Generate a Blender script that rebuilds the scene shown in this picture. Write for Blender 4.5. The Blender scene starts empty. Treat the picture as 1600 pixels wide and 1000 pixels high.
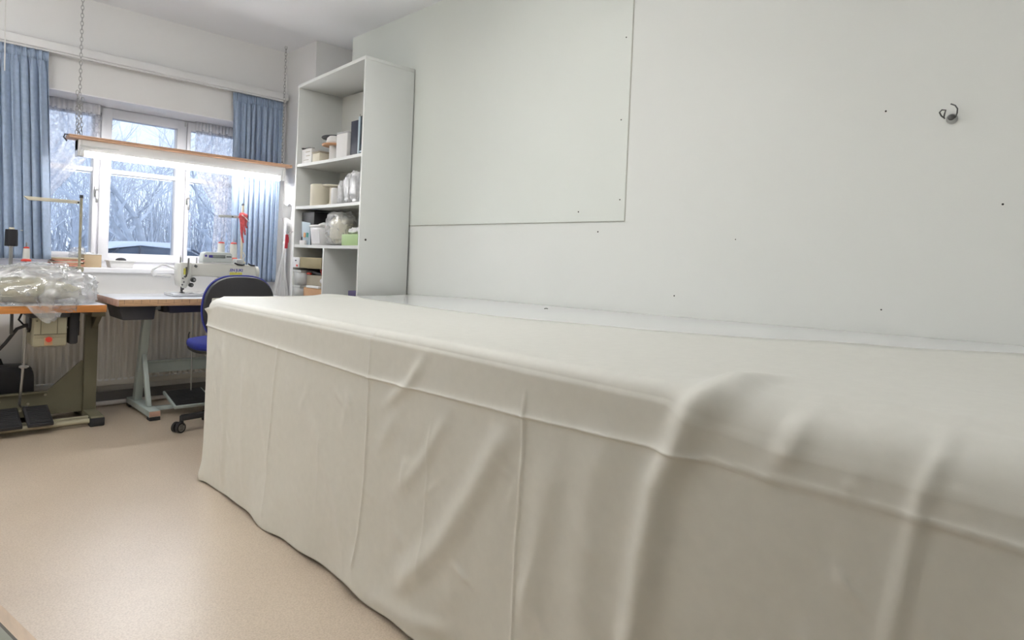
import bpy, bmesh, math, random
import numpy as np
from mathutils import Vector, Matrix, noise as mnoise
random.seed(7)
SC = bpy.context.scene
COL = SC.collection
PI = math.pi
V = Vector

# ------------------------------------------------------------------ materials
def srgb(r, g, b):
    f = lambda c: (c/255/12.92) if c/255 <= 0.04045 else ((c/255+0.055)/1.055)**2.4
    return (f(r), f(g), f(b))

def mat(name, col, rough=0.5, metal=0.0, var=0.06, vscale=6.0, bump=0.0, bscale=60.0, spec=0.5,
        emit=None, estr=0.0, coat=0.0, coatr=0.1, sheen=0.0, trans=0.0, stretch=None, alpha=None):
    m = bpy.data.materials.new(name); m.use_nodes = True
    nt = m.node_tree; b = nt.nodes['Principled BSDF']
    b.inputs['Roughness'].default_value = rough
    b.inputs['Metallic'].default_value = metal
    b.inputs['Specular IOR Level'].default_value = spec
    tc = nt.nodes.new('ShaderNodeTexCoord'); mp = nt.nodes.new('ShaderNodeMapping')
    nt.links.new(tc.outputs['Object'], mp.inputs['Vector'])
    if stretch: mp.inputs['Scale'].default_value = stretch
    n = nt.nodes.new('ShaderNodeTexNoise'); n.inputs['Scale'].default_value = vscale; n.inputs['Detail'].default_value = 4
    nt.links.new(mp.outputs['Vector'], n.inputs['Vector'])
    r = nt.nodes.new('ShaderNodeValToRGB')
    r.color_ramp.elements[0].position = 0.3; r.color_ramp.elements[1].position = 0.7
    r.color_ramp.elements[0].color = (*[max(0, c*(1-var)) for c in col], 1)
    r.color_ramp.elements[1].color = (*[min(1, c*(1+var)) for c in col], 1)
    nt.links.new(n.outputs['Fac'], r.inputs['Fac']); nt.links.new(r.outputs['Color'], b.inputs['Base Color'])
    if bump:
        n2 = nt.nodes.new('ShaderNodeTexNoise'); n2.inputs['Scale'].default_value = bscale; n2.inputs['Detail'].default_value = 3
        nt.links.new(mp.outputs['Vector'], n2.inputs['Vector'])
        bu = nt.nodes.new('ShaderNodeBump'); bu.inputs['Strength'].default_value = bump; bu.inputs['Distance'].default_value = 0.004
        nt.links.new(n2.outputs['Fac'], bu.inputs['Height']); nt.links.new(bu.outputs['Normal'], b.inputs['Normal'])
    if coat:
        b.inputs['Coat Weight'].default_value = coat; b.inputs['Coat Roughness'].default_value = coatr
    if sheen: b.inputs['Sheen Weight'].default_value = sheen
    if trans: b.inputs['Transmission Weight'].default_value = trans
    if alpha is not None: b.inputs['Alpha'].default_value = alpha
    if emit:
        b.inputs['Emission Color'].default_value = (*emit, 1); b.inputs['Emission Strength'].default_value = estr
    return m

M = {}
def add(k, *a, **kw): M[k] = mat(k, *a, **kw)
add('wall_paint', (.80,.815,.785), .75, var=.012, vscale=1.2, bump=.05, bscale=140)
add('wall_back_paint', (.83,.825,.82), .8, var=.015, vscale=1.5, bump=.05, bscale=140)
add('panel_paint', (.77,.80,.755), .5, var=.015, vscale=.9, bump=.02, bscale=60)
add('panel_edge', (.55,.545,.49), .7)
add('ceiling_paint', (.925,.93,.955), .85, var=.012, vscale=1.3)
add('pvc', (.89,.89,.92), .32, var=.02)
add('white_enamel', (.78,.78,.78), .35, var=.02)
add('white_laminate', (.76,.78,.77), .22, var=.012, vscale=3)
add('table_laminate', (.74,.75,.74), .16, var=.01, vscale=3)
add('shelf_laminate', (.76,.775,.755), .4, var=.015, vscale=2)
add('shelf_inner', (.70,.70,.66), .5, var=.015, vscale=2)
add('cloth', (.735,.73,.67), .46, var=.02, vscale=30, bump=.06, bscale=900, sheen=.15)
add('curtain_blue', (.34,.43,.58), .5, var=.08, vscale=40, bump=.1, bscale=500, sheen=.25)
add('olive_metal', (.155,.145,.095), .45, var=.06, vscale=10)
add('olive_light', (.37,.345,.245), .45, var=.04)
add('green_grey', (.43,.49,.47), .42, var=.04, vscale=8)
add('black_rubber', (.018,.018,.02), .7, var=.2)
add('black_plastic', (.022,.022,.026), .5, var=.15)
add('dark_grey', (.05,.052,.06), .5, var=.12)
add('dark_blue_plastic', (.045,.05,.09), .45, var=.12)
add('steel', (.42,.42,.42), .28, metal=1, var=.08)
add('dark_steel', (.12,.12,.12), .35, metal=.9, var=.1)
add('orange_edge', (.58,.235,.062), .5, var=.16, vscale=9, stretch=(1,8,8))
add('wood_edge', (.52,.33,.19), .5, var=.18, vscale=14, stretch=(1,9,9))
add('wood_edge_worn', (.50,.32,.25), .6, var=.15, vscale=20)
add('pine', (.62,.47,.33), .55, var=.14, vscale=12, stretch=(9,1,9))
add('lamp_wood', (.58,.35,.22), .5, var=.16, vscale=10, stretch=(1,10,10))
add('work_top', (.62,.64,.68), .3, var=.02, vscale=3)
add('green_top', (.26,.27,.21), .6, var=.05)
add('machine_white', (.66,.655,.60), .32, var=.02)
add('machine_bed', (.72,.73,.76), .2, metal=.3, var=.02)
add('panel_grey', (.62,.66,.64), .4, var=.02)
add('display', (.20,.22,.21), .25, var=.05)
add('blue_print', (.07,.06,.32), .5)
add('yellow_label', (.60,.56,.10), .5, var=.12, vscale=80)
add('label_white', (.72,.72,.73), .5)
add('thread_white', (.70,.70,.66), .75, var=.04, bump=.3, bscale=300)
add('thread_black', (.016,.016,.02), .8, bump=.3, bscale=300)
add('red_plastic', (.62,.055,.035), .4)
add('dark_red', (.38,.02,.035), .45)
add('red_fabric', (.62,.10,.11), .7, var=.25, vscale=60)
add('pink_red', (.58,.25,.19), .7, var=.3, vscale=30)
add('cardboard', (.46,.355,.225), .8, var=.05, vscale=8)
add('cardboard_grey', (.40,.36,.28), .8, var=.05)
add('cardboard_olive', (.33,.285,.17), .8, var=.05)
add('cardboard_orange', (.55,.335,.19), .8, var=.05)
add('grey_plastic', (.56,.575,.565), .45, var=.03)
add('cream', (.66,.62,.50), .7, var=.04)
add('paper', (.80,.80,.80), .8, var=.02)
add('white_box', (.74,.735,.72), .6, var=.03)
add('chair_black', (.032,.032,.036), .55, var=.1, bump=.1, bscale=200)
add('chair_blue', (.010,.020,.21), .85, var=.2, vscale=80, bump=.3, bscale=400)
add('chair_blue_trim', (.035,.045,.30), .5)
add('nylon_black', (.012,.012,.014), .55, var=.2)
add('radiator', (.72,.69,.64), .4, var=.03)
add('pipe', (.78,.75,.73), .4, var=.03)
add('grey_skirting', (.20,.195,.195), .6, var=.05)
add('green_card', (.42,.58,.28), .6, var=.03)
add('purple', (.06,.045,.13), .6, var=.15)
add('binder_blue', (.018,.022,.042), .5, var=.1)
add('binder_glass', (.03,.04,.05), .15, var=.4, vscale=18)
add('pale_blue', (.48,.58,.64), .4, var=.1)
add('spool_orange', (.56,.30,.16), .5)
add('dark_wood', (.09,.08,.06), .6)
add('beige_fabric', (.42,.39,.27), .9, var=.12, vscale=14, bump=.3, bscale=40)
add('white_fabric', (.88,.875,.875), .85, var=.03, bump=.2, bscale=60)
add('sheer_heading', (.86,.86,.89), .9, var=.05)
add('teal', (.05,.30,.26), .5)
add('orange_print', (.62,.32,.14), .5)
add('yellow', (.70,.60,.10), .5)
add('snow', (.78,.82,.88), .9, var=.03)
add('bark', (.50,.53,.58), .9, var=.2, vscale=8)
add('twig', (.68,.71,.76), .9, var=.15)
add('car_paint', (.80,.86,.93), .3, var=.02)
add('car_glass', (.06,.09,.14), .15, var=.2, vscale=3)
add('car_trim', (.05,.06,.09), .5)
add('house_wall', (.62,.66,.76), .9, var=.03)
add('nail', (.04,.035,.03), .5, metal=.6)
add('tube_glow', (1,1,1), .4, emit=(1,.985,.975), estr=54.0)
add('unseen_tube', (1,1,1), .4, emit=(1,.985,.96), estr=12.4)  # tubes of the unseen lamps over the table and one added fill lamp
add('fill_tube_end', (1,1,1), .4, emit=(1,.99,.975), estr=31.0)  # tubes of the added fill lamp at the window end
add('fill_tube_cross', (1,1,1), .4, emit=(1,.99,.97), estr=27.0)  # tubes of the added fill lamp across the room
add('cord_white', (.74,.73,.70), .6)

def lino():
    m = bpy.data.materials.new('speckled_lino'); m.use_nodes = True; nt = m.node_tree; b = nt.nodes['Principled BSDF']
    tc = nt.nodes.new('ShaderNodeTexCoord')
    n1 = nt.nodes.new('ShaderNodeTexNoise'); n1.inputs['Scale'].default_value = 170; n1.inputs['Detail'].default_value = 3
    n2 = nt.nodes.new('ShaderNodeTexNoise'); n2.inputs['Scale'].default_value = 2.2; n2.inputs['Detail'].default_value = 5
    vo = nt.nodes.new('ShaderNodeTexVoronoi'); vo.inputs['Scale'].default_value = 70
    for n in (n1, n2, vo): nt.links.new(tc.outputs['Object'], n.inputs['Vector'])
    r1 = nt.nodes.new('ShaderNodeValToRGB'); e = r1.color_ramp.elements
    e[0].position = .33; e[0].color = (.53,.42,.31,1); e[1].position = .62; e[1].color = (.68,.565,.44,1)
    nt.links.new(n1.outputs['Fac'], r1.inputs['Fac'])
    r2 = nt.nodes.new('ShaderNodeValToRGB'); e = r2.color_ramp.elements
    e[0].position = .35; e[0].color = (.93,.92,.91,1); e[1].position = .65; e[1].color = (1,1,1,1)
    nt.links.new(n2.outputs['Fac'], r2.inputs['Fac'])
    r3 = nt.nodes.new('ShaderNodeValToRGB'); e = r3.color_ramp.elements
    e[0].position = .06; e[0].color = (.74,.72,.70,1); e[1].position = .16; e[1].color = (1,1,1,1)
    nt.links.new(vo.outputs['Distance'], r3.inputs['Fac'])
    x = nt.nodes.new('ShaderNodeMix'); x.data_type = 'RGBA'; x.blend_type = 'MULTIPLY'; x.inputs[0].default_value = 1
    nt.links.new(r1.outputs[0], x.inputs[6]); nt.links.new(r2.outputs[0], x.inputs[7])
    y = nt.nodes.new('ShaderNodeMix'); y.data_type = 'RGBA'; y.blend_type = 'MULTIPLY'; y.inputs[0].default_value = .6
    nt.links.new(x.outputs[2], y.inputs[6]); nt.links.new(r3.outputs[0], y.inputs[7])
    nt.links.new(y.outputs[2], b.inputs['Base Color'])
    b.inputs['Roughness'].default_value = .42; b.inputs['Specular IOR Level'].default_value = .6
    b.inputs['Coat Weight'].default_value = 1.0; b.inputs['Coat Roughness'].default_value = .34; b.inputs['Coat IOR'].default_value = 1.9
    bu = nt.nodes.new('ShaderNodeBump'); bu.inputs['Strength'].default_value = .08; bu.inputs['Distance'].default_value = .002
    nt.links.new(n2.outputs['Fac'], bu.inputs['Height']); nt.links.new(bu.outputs['Normal'], b.inputs['Normal'])
    M['lino'] = m
lino()

def glass():
    m = bpy.data.materials.new('window_glass'); m.use_nodes = True; nt = m.node_tree; nt.nodes.clear()
    o = nt.nodes.new('ShaderNodeOutputMaterial'); t = nt.nodes.new('ShaderNodeBsdfTransparent'); g = nt.nodes.new('ShaderNodeBsdfGlossy')
    t.inputs[0].default_value = (.97,.985,1,1); g.inputs['Roughness'].default_value = .01
    f = nt.nodes.new('ShaderNodeFresnel'); f.inputs[0].default_value = 1.6
    mx = nt.nodes.new('ShaderNodeMixShader')
    nt.links.new(f.outputs[0], mx.inputs[0]); nt.links.new(t.outputs[0], mx.inputs[1]); nt.links.new(g.outputs[0], mx.inputs[2])
    nt.links.new(mx.outputs[0], o.inputs[0]); M['glass'] = m
glass()

def film(name, tint, lo, hi, scale, gloss=.25, rough=.2, diff=(.85,.86,.88), wave=False, bump=.6):
    """thin see-through sheet: transparent, diffuse, translucent and glossy mixed by a procedural pattern"""
    m = bpy.data.materials.new(name); m.use_nodes = True; nt = m.node_tree; nt.nodes.clear()
    o = nt.nodes.new('ShaderNodeOutputMaterial'); tr = nt.nodes.new('ShaderNodeBsdfTransparent'); tr.inputs[0].default_value = (*tint,1)
    d = nt.nodes.new('ShaderNodeBsdfDiffuse'); d.inputs[0].default_value = (*diff,1)
    tl = nt.nodes.new('ShaderNodeBsdfTranslucent'); tl.inputs[0].default_value = (*diff,1)
    gl = nt.nodes.new('ShaderNodeBsdfGlossy'); gl.inputs['Roughness'].default_value = rough
    tc = nt.nodes.new('ShaderNodeTexCoord'); n = nt.nodes.new('ShaderNodeTexNoise'); n.inputs['Scale'].default_value = scale
    n.inputs['Detail'].default_value = 4; n.inputs['Distortion'].default_value = 1.2
    nt.links.new(tc.outputs['Object'], n.inputs['Vector'])
    mr = nt.nodes.new('ShaderNodeMapRange'); mr.inputs[1].default_value = .35; mr.inputs[2].default_value = .65
    mr.inputs[3].default_value = lo; mr.inputs[4].default_value = hi
    nt.links.new(n.outputs['Fac'], mr.inputs[0])
    a = nt.nodes.new('ShaderNodeMixShader'); a.inputs[0].default_value = .5
    nt.links.new(d.outputs[0], a.inputs[1]); nt.links.new(tl.outputs[0], a.inputs[2])
    b = nt.nodes.new('ShaderNodeMixShader'); nt.links.new(mr.outputs[0], b.inputs[0])
    nt.links.new(tr.outputs[0], b.inputs[1]); nt.links.new(a.outputs[0], b.inputs[2])
    c = nt.nodes.new('ShaderNodeMixShader'); c.inputs[0].default_value = gloss
    nt.links.new(b.outputs[0], c.inputs[1]); nt.links.new(gl.outputs[0], c.inputs[2])
    if bump:
        bu = nt.nodes.new('ShaderNodeBump'); bu.inputs['Strength'].default_value = bump; bu.inputs['Distance'].default_value = .01
        nt.links.new(n.outputs['Fac'], bu.inputs['Height'])
        for s in (d, gl): nt.links.new(bu.outputs['Normal'], s.inputs['Normal'])
    nt.links.new(c.outputs[0], o.inputs[0]); M[name] = m
film('plastic_film', (.97,.98,.98), .14, .50, 7, gloss=.17, rough=.14, diff=(.92,.92,.94), bump=.5)
film('clear_film', (.97,.98,.98), .18, .42, 9, gloss=.09, rough=.25, diff=(.92,.92,.92), bump=.15)
film('shelf_film', (.97,.98,.98), .60, .85, 11, gloss=.10, rough=.3, diff=(.92,.92,.93), bump=.15)
film('sheer', (.95,.96,1), .30, .70, 30, gloss=0, diff=(.90,.90,.93), bump=0)

# ------------------------------------------------------------------ mesh helpers
class B:
    def __init__(s): s.bm = bmesh.new()
    def cbox(s, c, size, rot=None, bevel=0.0, seg=2):
        mt = Matrix.Translation(V(c)) @ ((rot if rot is not None else Matrix.Identity(3)).to_4x4()) @ Matrix.Diagonal((*size, 1))
        r = bmesh.ops.create_cube(s.bm, size=1, matrix=mt); vs = r['verts']
        if bevel:
            es = list({e for v in vs for e in v.link_edges})
            bmesh.ops.bevel(s.bm, geom=es, offset=bevel, segments=seg, affect='EDGES', profile=.5)
        return s
    def box(s, lo, hi, bevel=0.0, seg=2):
        c = [(a+b)/2 for a, b in zip(lo, hi)]; d = [abs(b-a) for a, b in zip(lo, hi)]
        return s.cbox(c, d, None, bevel, seg)
    def bar(s, p0, p1, w, d, bevel=0.0, up=(0,0,1)):
        p0, p1 = V(p0), V(p1); z = (p1-p0).normalized(); x = V(up).cross(z)
        if x.length < 1e-4: x = V((1,0,0))
        x.normalize(); y = z.cross(x)
        R = Matrix((x, y, z)).transposed()
        return s.cbox((p0+p1)/2, (w, d, (p1-p0).length), R, bevel)
    def cyl(s, p0, p1, r0, r1=None, n=20, cap=True):
        r1 = r0 if r1 is None else r1
        p0, p1 = V(p0), V(p1); d = p1-p0
        q = V((0,0,1)).rotation_difference(d.normalized()).to_matrix().to_4x4()
        bmesh.ops.create_cone(s.bm, cap_ends=cap, cap_tris=False, segments=n, radius1=max(r0,1e-5), radius2=max(r1,1e-5), depth=d.length,
                              matrix=Matrix.Translation((p0+p1)/2) @ q)
        return s
    def lathe(s, c, prof, n=24, axis=(0,0,1)):
        q = V((0,0,1)).rotation_difference(V(axis).normalized()).to_matrix(); c = V(c); rings = []
        for r, z in prof:
            rings.append([s.bm.verts.new(c + q @ V((r*math.cos(2*PI*i/n), r*math.sin(2*PI*i/n), z))) for i in range(n)] if r > 1e-6 else [s.bm.verts.new(c + q @ V((0,0,z)))])
        for a, b in zip(rings, rings[1:]):
            for i in range(n):
                j = (i+1) % n
                if len(a) == 1 and len(b) == 1: continue
                if len(a) == 1: s.bm.faces.new((a[0], b[j], b[i]))
                elif len(b) == 1: s.bm.faces.new((a[i], a[j], b[0]))
                else: s.bm.faces.new((a[i], a[j], b[j], b[i]))
        for rr, fl in ((rings[0], True), (rings[-1], False)):
            if len(rr) > 1: s.bm.faces.new(list(reversed(rr)) if fl else rr)
        return s
    def tube(s, pts, r, n=8, cap=True):
        pts = [V(p) for p in pts]; rings = []; x = None
        for i, p in enumerate(pts):
            t = (pts[min(i+1, len(pts)-1)] - pts[max(i-1, 0)]).normalized()
            if x is None:
                x = V((0,0,1)).cross(t)
                if x.length < 1e-3: x = V((1,0,0)).cross(t)
            x = (x - t*x.dot(t)).normalized(); y = t.cross(x)
            rr = r[i] if isinstance(r, (list, tuple)) else r
            rings.append([s.bm.verts.new(p + (x*math.cos(2*PI*k/n) + y*math.sin(2*PI*k/n))*rr) for k in range(n)])
        for a, b in zip(rings, rings[1:]):
            for k in range(n): s.bm.faces.new((a[k], a[(k+1)%n], b[(k+1)%n], b[k]))
        if cap: s.bm.faces.new(list(reversed(rings[0]))); s.bm.faces.new(rings[-1])
        return s
    def prism(s, poly, axis, lo, hi, bevel=0.0):
        mk = {'x': lambda a, b, c: (c, a, b), 'y': lambda a, b, c: (a, c, b), 'z': lambda a, b, c: (a, b, c)}[axis]
        A = [s.bm.verts.new(mk(a, b, lo)) for a, b in poly]; C = [s.bm.verts.new(mk(a, b, hi)) for a, b in poly]
        n = len(poly); fs = [s.bm.faces.new(A), s.bm.faces.new(C)]
        for i in range(n): fs.append(s.bm.faces.new((A[i], A[(i+1)%n], C[(i+1)%n], C[i])))
        bmesh.ops.recalc_face_normals(s.bm, faces=fs)
        if bevel:
            es = list({e for f in fs for e in f.edges})
            bmesh.ops.bevel(s.bm, geom=es, offset=bevel, segments=2, affect='EDGES', profile=.5)
        return s
    def grid(s, nu, nv, f, wrapu=False):
        vs = [[s.bm.verts.new(f(i/(nu if wrapu else nu-1), j/(nv-1))) for j in range(nv)] for i in range(nu)]
        for i in range(nu if wrapu else nu-1):
            for j in range(nv-1):
                k = (i+1) % nu
                s.bm.faces.new((vs[i][j], vs[k][j], vs[k][j+1], vs[i][j+1]))
        return s
    def sphere(s, c, r, n=16):
        bmesh.ops.create_uvsphere(s.bm, u_segments=n, v_segments=max(6, n//2), radius=1, matrix=Matrix.Translation(V(c)) @ Matrix.Diagonal((*(r if isinstance(r, (tuple, list)) else (r,r,r)), 1)))
        return s

ROOT = {}
def top_of(o):
    while o.parent is not None: o = o.parent
    return o
def obj(name, b, material, parent=None, smooth=True, angle=35, solid=0.0):
    """link a built bmesh as ONE mesh object; world coordinates, re-expressed about its root's base"""
    bm = b.bm
    bm.normal_update()
    me = bpy.data.meshes.new(name)
    if parent is None:
        xs = [v.co for v in bm.verts]
        lo = V((min(v.x for v in xs), min(v.y for v in xs), min(v.z for v in xs))); hi = V((max(v.x for v in xs), max(v.y for v in xs), max(v.z for v in xs)))
        off = V(((lo.x+hi.x)/2, (lo.y+hi.y)/2, lo.z))
    else:
        off = ROOT[top_of(parent).name]
    bmesh.ops.translate(bm, verts=bm.verts, vec=-off)
    bm.to_mesh(me); bm.free()
    ms = material if isinstance(material, (list, tuple)) else [material]
    for k in ms: me.materials.append(M[k])
    if smooth:
        me.polygons.foreach_set('use_smooth', [True]*len(me.polygons))
        me.set_sharp_from_angle(angle=math.radians(angle))
    o = bpy.data.objects.new(name, me); COL.objects.link(o)
    if parent is None:
        o.location = off; ROOT[o.name] = off
    else:
        o.parent = parent
    if solid:
        md = o.modifiers.new('thickness', 'SOLIDIFY'); md.thickness = solid; md.offset = 0
    return o
def tag(o, label, cat, group=None, kind=None):
    if label: o['label'] = label
    if cat: o['category'] = cat
    if group: o['group'] = group
    if kind: o['kind'] = kind
    return o
def thing(name, loc, label, cat, group=None):
    o = bpy.data.objects.new(name, None); COL.objects.link(o); o.empty_display_size = .1
    o.location = loc; ROOT[o.name] = V(loc)
    return tag(o, label, cat, group)
def local(name, label, cat, group=None):
    """an Empty whose parts are built around the origin and that is placed afterwards"""
    o = bpy.data.objects.new(name, None); COL.objects.link(o); o.empty_display_size = .1
    ROOT[o.name] = V((0,0,0)); return tag(o, label, cat, group)
def struct(name, b, material, **kw):
    return tag(obj(name, b, material, smooth=kw.pop('smooth', False), **kw), None, None, kind='structure')
def dup(root, loc, label, rotz=None, group=None):
    r = root.copy(); COL.objects.link(r); r.location = loc; r['label'] = label
    if rotz is not None: r.rotation_euler = (0,0,rotz)
    if group: r['group'] = group
    for ch in list(root.children):
        c = ch.copy(); COL.objects.link(c); c.parent = r
        for g in list(ch.children):
            d = g.copy(); COL.objects.link(d); d.parent = c
    return r
def sm(a, b, x):
    t = min(1, max(0, (x-a)/(b-a))); return t*t*(3-2*t)
def rotz(a): return Matrix.Rotation(a, 3, 'Z')
def rotx(a): return Matrix.Rotation(a, 3, 'X')
def roty(a): return Matrix.Rotation(a, 3, 'Y')
def nz(x, y, z=0): return mnoise.noise(V((x, y, z)))
# ------------------------------------------------------------------ room shell
CEIL = 2.95
b = B().box((-2.1,-2.7,-.06), (3.1,5.95,0)); fl = struct('floor', b, 'lino'); fl.data.materials[0] = M['lino']
struct('ceiling', B().box((-2.1,-2.7,CEIL), (3.1,5.95,CEIL+.08)), 'ceiling_paint')
b = B()                                                     # window wall round the opening
WX0, WX1, WZ0, WZ1 = .28, 2.32, 1.005, 2.272
b.box((-2.1,5.5,0), (WX0,5.95,CEIL)); b.box((WX1,5.5,0), (3.1,5.95,CEIL))
b.box((WX0,5.5,0), (WX1,5.95,WZ0)); b.box((WX0,5.5,WZ1), (WX1,5.95,CEIL))
struct('wall_back', b, 'wall_back_paint')
b = B(); b.box((2.702,1.94,0), (2.95,4.69,CEIL)); b.box((2.697,-2.7,0), (2.95,1.94,CEIL)); b.box((2.95,-2.7,0), (3.1,5.5,CEIL))
struct('wall_right', b, 'wall_paint')
b = B().box((2.53,4.98,0), (2.95,5.5,CEIL)); struct('wall_corner', b, 'wall_back_paint')       # boxed-in corner beside the window
struct('wall_left', B().box((-2.1,-2.7,0), (-2.0,5.5,CEIL)), 'wall_paint')
struct('wall_front', B().box((-2.1,-2.8,0), (3.1,-2.7,CEIL)), 'wall_paint')
struct('trim_1', B().box((2.6935,1.943,1.42), (2.702,4.688,CEIL)), 'panel_paint')             # upper wall board
b = B().box((2.6975,1.9375,1.416), (2.70,4.688,1.4225)); b.box((2.6955,1.9375,1.42), (2.70,1.944,CEIL)); struct('trim_2', b, 'panel_edge')
struct('baseboard_back', B().box((-2.0,5.488,.03), (2.53,5.5005,.105), .002), 'grey_skirting')
struct('trim_5', B().cyl((-2.0,5.472,.02), (2.53,5.472,.02), .018, n=12), 'pipe', smooth=True)
b = B().box((WX0,5.503,2.264), (WX1,5.832,2.275)); b.box((WX0-.003,5.503,1.0), (WX0+.008,5.832,2.27)); b.box((WX1-.008,5.503,1.0), (WX1+.003,5.832,2.27)); struct('trim_4', b, 'pvc')   # white lining of the window reveal
struct('trim_3', B().box((.30,5.475,.985), (2.30,5.80,1.022), .006), 'pvc')                    # window sill board

# ------------------------------------------------------------------ window: three casements with fanlights
w = obj('window_1', (lambda b: [b.box((WX0+.001,5.83,1.006), (WX1-.001,5.92,1.075), .004), b.box((WX0+.001,5.83,2.215), (WX1-.001,5.92,WZ1-.001), .004),
     b.box((WX0+.0005,5.832,1.007), (WX0+.06,5.918,WZ1-.002), .004), b.box((WX1-.06,5.832,1.007), (WX1-.0005,5.918,WZ1-.002), .004),
     b.box((1.150,5.845,1.01), (1.205,5.919,WZ1-.003), .004), b.box((1.800,5.845,1.01), (1.858,5.919,WZ1-.003), .004)] and b)(B()), 'pvc')
tag(w, None, None, kind='structure')
def casement(x0, x1, zt0, zt1, y0, stile):
    b = B(); z0, z1 = 1.065, 2.255
    b.box((x0,y0,z0), (x0+stile,5.905,z1), .006); b.box((x1-stile,y0,z0), (x1,5.905,z1), .006)
    b.box((x0+.002,y0+.001,z0-.001), (x1-.002,5.904,z0+.065), .006); b.box((x0+.002,y0+.001,z1-.07), (x1-.002,5.904,z1+.001), .006)
    b.box((x0,y0+.012,zt0), (x1,5.90,zt1), .005)
    return obj('casement', b, 'pvc', w)
for i, (x0, x1, st) in enumerate(((.34,1.185,.032), (1.20,1.815,.072), (1.822,2.27,.03))):
    c = casement(x0, x1, 1.753, 1.789, 5.815, st)
    g = B().box((x0+st-.004,5.868,1.12), (x1-st+.004,5.876,2.19)); obj('pane', g, 'glass', c, smooth=False)
    hx = (1.176, None, 1.838)[i]
    if hx:
        h = B().box((hx-.012,5.80,1.56), (hx+.012,5.816,1.64), .003); h.bar((hx,5.79,1.615), (hx,5.775,1.515), .016, .012, .004); h.cyl((hx,5.80,1.615), (hx,5.78,1.615), .009)
        obj('window_handle', h, 'steel', c)
    for z in (2.235, 1.11):
        hb = B().box((x1-.018,5.803,z-.022), (x1-.004,5.817,z+.022), .003); obj('hinge', hb, 'white_enamel', c)

# ------------------------------------------------------------------ radiator under the window
rad = thing('radiator', (1.55,5.42,.10), 'cream panel radiator with vertical ribs under the window', 'radiator')
b = B()
def radf(u, v):
    x = .70 + 1.55*u; ph = (x*1/.0405) % 1
    d = .012*min(1, max(0, (abs(ph-.5)-.16)/.12))
    return (x, 5.385 + d, .17 + .62*v)
b.grid(300, 2, radf)
b.box((.70,5.40,.17), (2.25,5.45,.79)); obj('ribbed_front', b, 'radiator', rad, angle=60)
b = B().box((.70,5.383,.165), (2.25,5.402,.215), .004); b.box((.70,5.383,.765), (2.25,5.402,.795), .004); obj('rim', b, 'radiator', rad)
b = B()
for i in range(38): b.box((.735+i*.0405,5.3795,.203), (.735+i*.0405+.024,5.384,.215))
obj('highlight_dashes', b, 'paper', rad, smooth=False)  # white dashes stand in for highlights along the lower rim
b = B().box((.70,5.38,.789), (2.25,5.47,.805), .003); obj('top_grille', b, 'radiator', rad)
for x in (.85, 2.1): obj('bracket', B().box((x-.02,5.44,.25), (x+.02,5.4995,.74)), 'radiator', rad)
for x in (.80, 2.2): obj('feed_pipe', B().tube([(x,5.43,.19), (x,5.43,.06), (x,5.475,.03)], .011), 'radiator', rad)

# ------------------------------------------------------------------ curtain rail, curtains
rl = thing('curtain_rail', (1.3,5.45,2.515), 'long white curtain rail box running along the wall above the window', 'curtain rail')
b = B().box((-1.2,5.405,2.512), (2.505,5.5,2.568), .006); obj('rail_box', b, 'white_enamel', rl)
b = B().box((-1.2,5.425,2.500), (2.495,5.445,2.514)); obj('runner_track', b, 'white_enamel', rl)
def curtain(name, label, x0t, x1t, x0b, x1b, zt, zb, nf, seed, y=5.445, amp=.026):
    rnd = random.Random(seed); ph = [rnd.uniform(0, 2*PI) for _ in range(6)]
    c = thing(name, ((x0t+x1t)/2, y, zb), label, 'curtain', None)
    def f(u, v, extra=0):
        z = zt + (zb-zt)*v
        k = sm(0, .12, v)
        uu = u + .018*math.sin(5*u*PI+ph[0])*v + .010*math.sin(13*u+ph[1])
        xx = (x0t*(1-v)+x0b*v)*(1-uu) + (x1t*(1-v)+x1b*v)*uu
        a = 2*PI*nf*uu + ph[2] + .7*math.sin(3.1*u*PI+ph[3])
        d = amp*(.78+.22*math.sin(9*u+ph[4]))*(2*abs(math.sin(a/2))**.65-1)*(.35+.65*k) + amp*.16*math.sin(2.3*a+ph[5])*(1-.5*v)
        d += (1-k)*.008*math.sin(a*4.0) + .006*math.sin(7*v+9*u+ph[1])*v
        return (xx + .35*amp*math.cos(a)*k, y - d + extra, z)
    b = B().grid(340, 40, lambda u, v: f(u, v)); cl = obj('cloth', b, 'curtain_blue', c, angle=180, solid=.003)
    b = B().grid(190, 3, lambda u, v: (f(u, v*.045)[0], f(u, v*.045)[1]-.004-.003*math.sin(160*u), f(u, v*.045)[2]+.004)); obj('gathered_heading', b, 'curtain_blue', c, angle=180, solid=.004)
    return c
curtain('curtain', 'wide blue curtain hanging in deep folds at the left side of the window', -.30, .80, -.28, .865, 2.496, 1.075, 21, 3, amp=.034)
curtain('curtain', 'blue curtain behind the lamp end, in the corner beside the bookcase', 2.055, 2.478, 2.07, 2.462, 2.494, .932, 9, 11, amp=.027, y=5.456)
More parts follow.
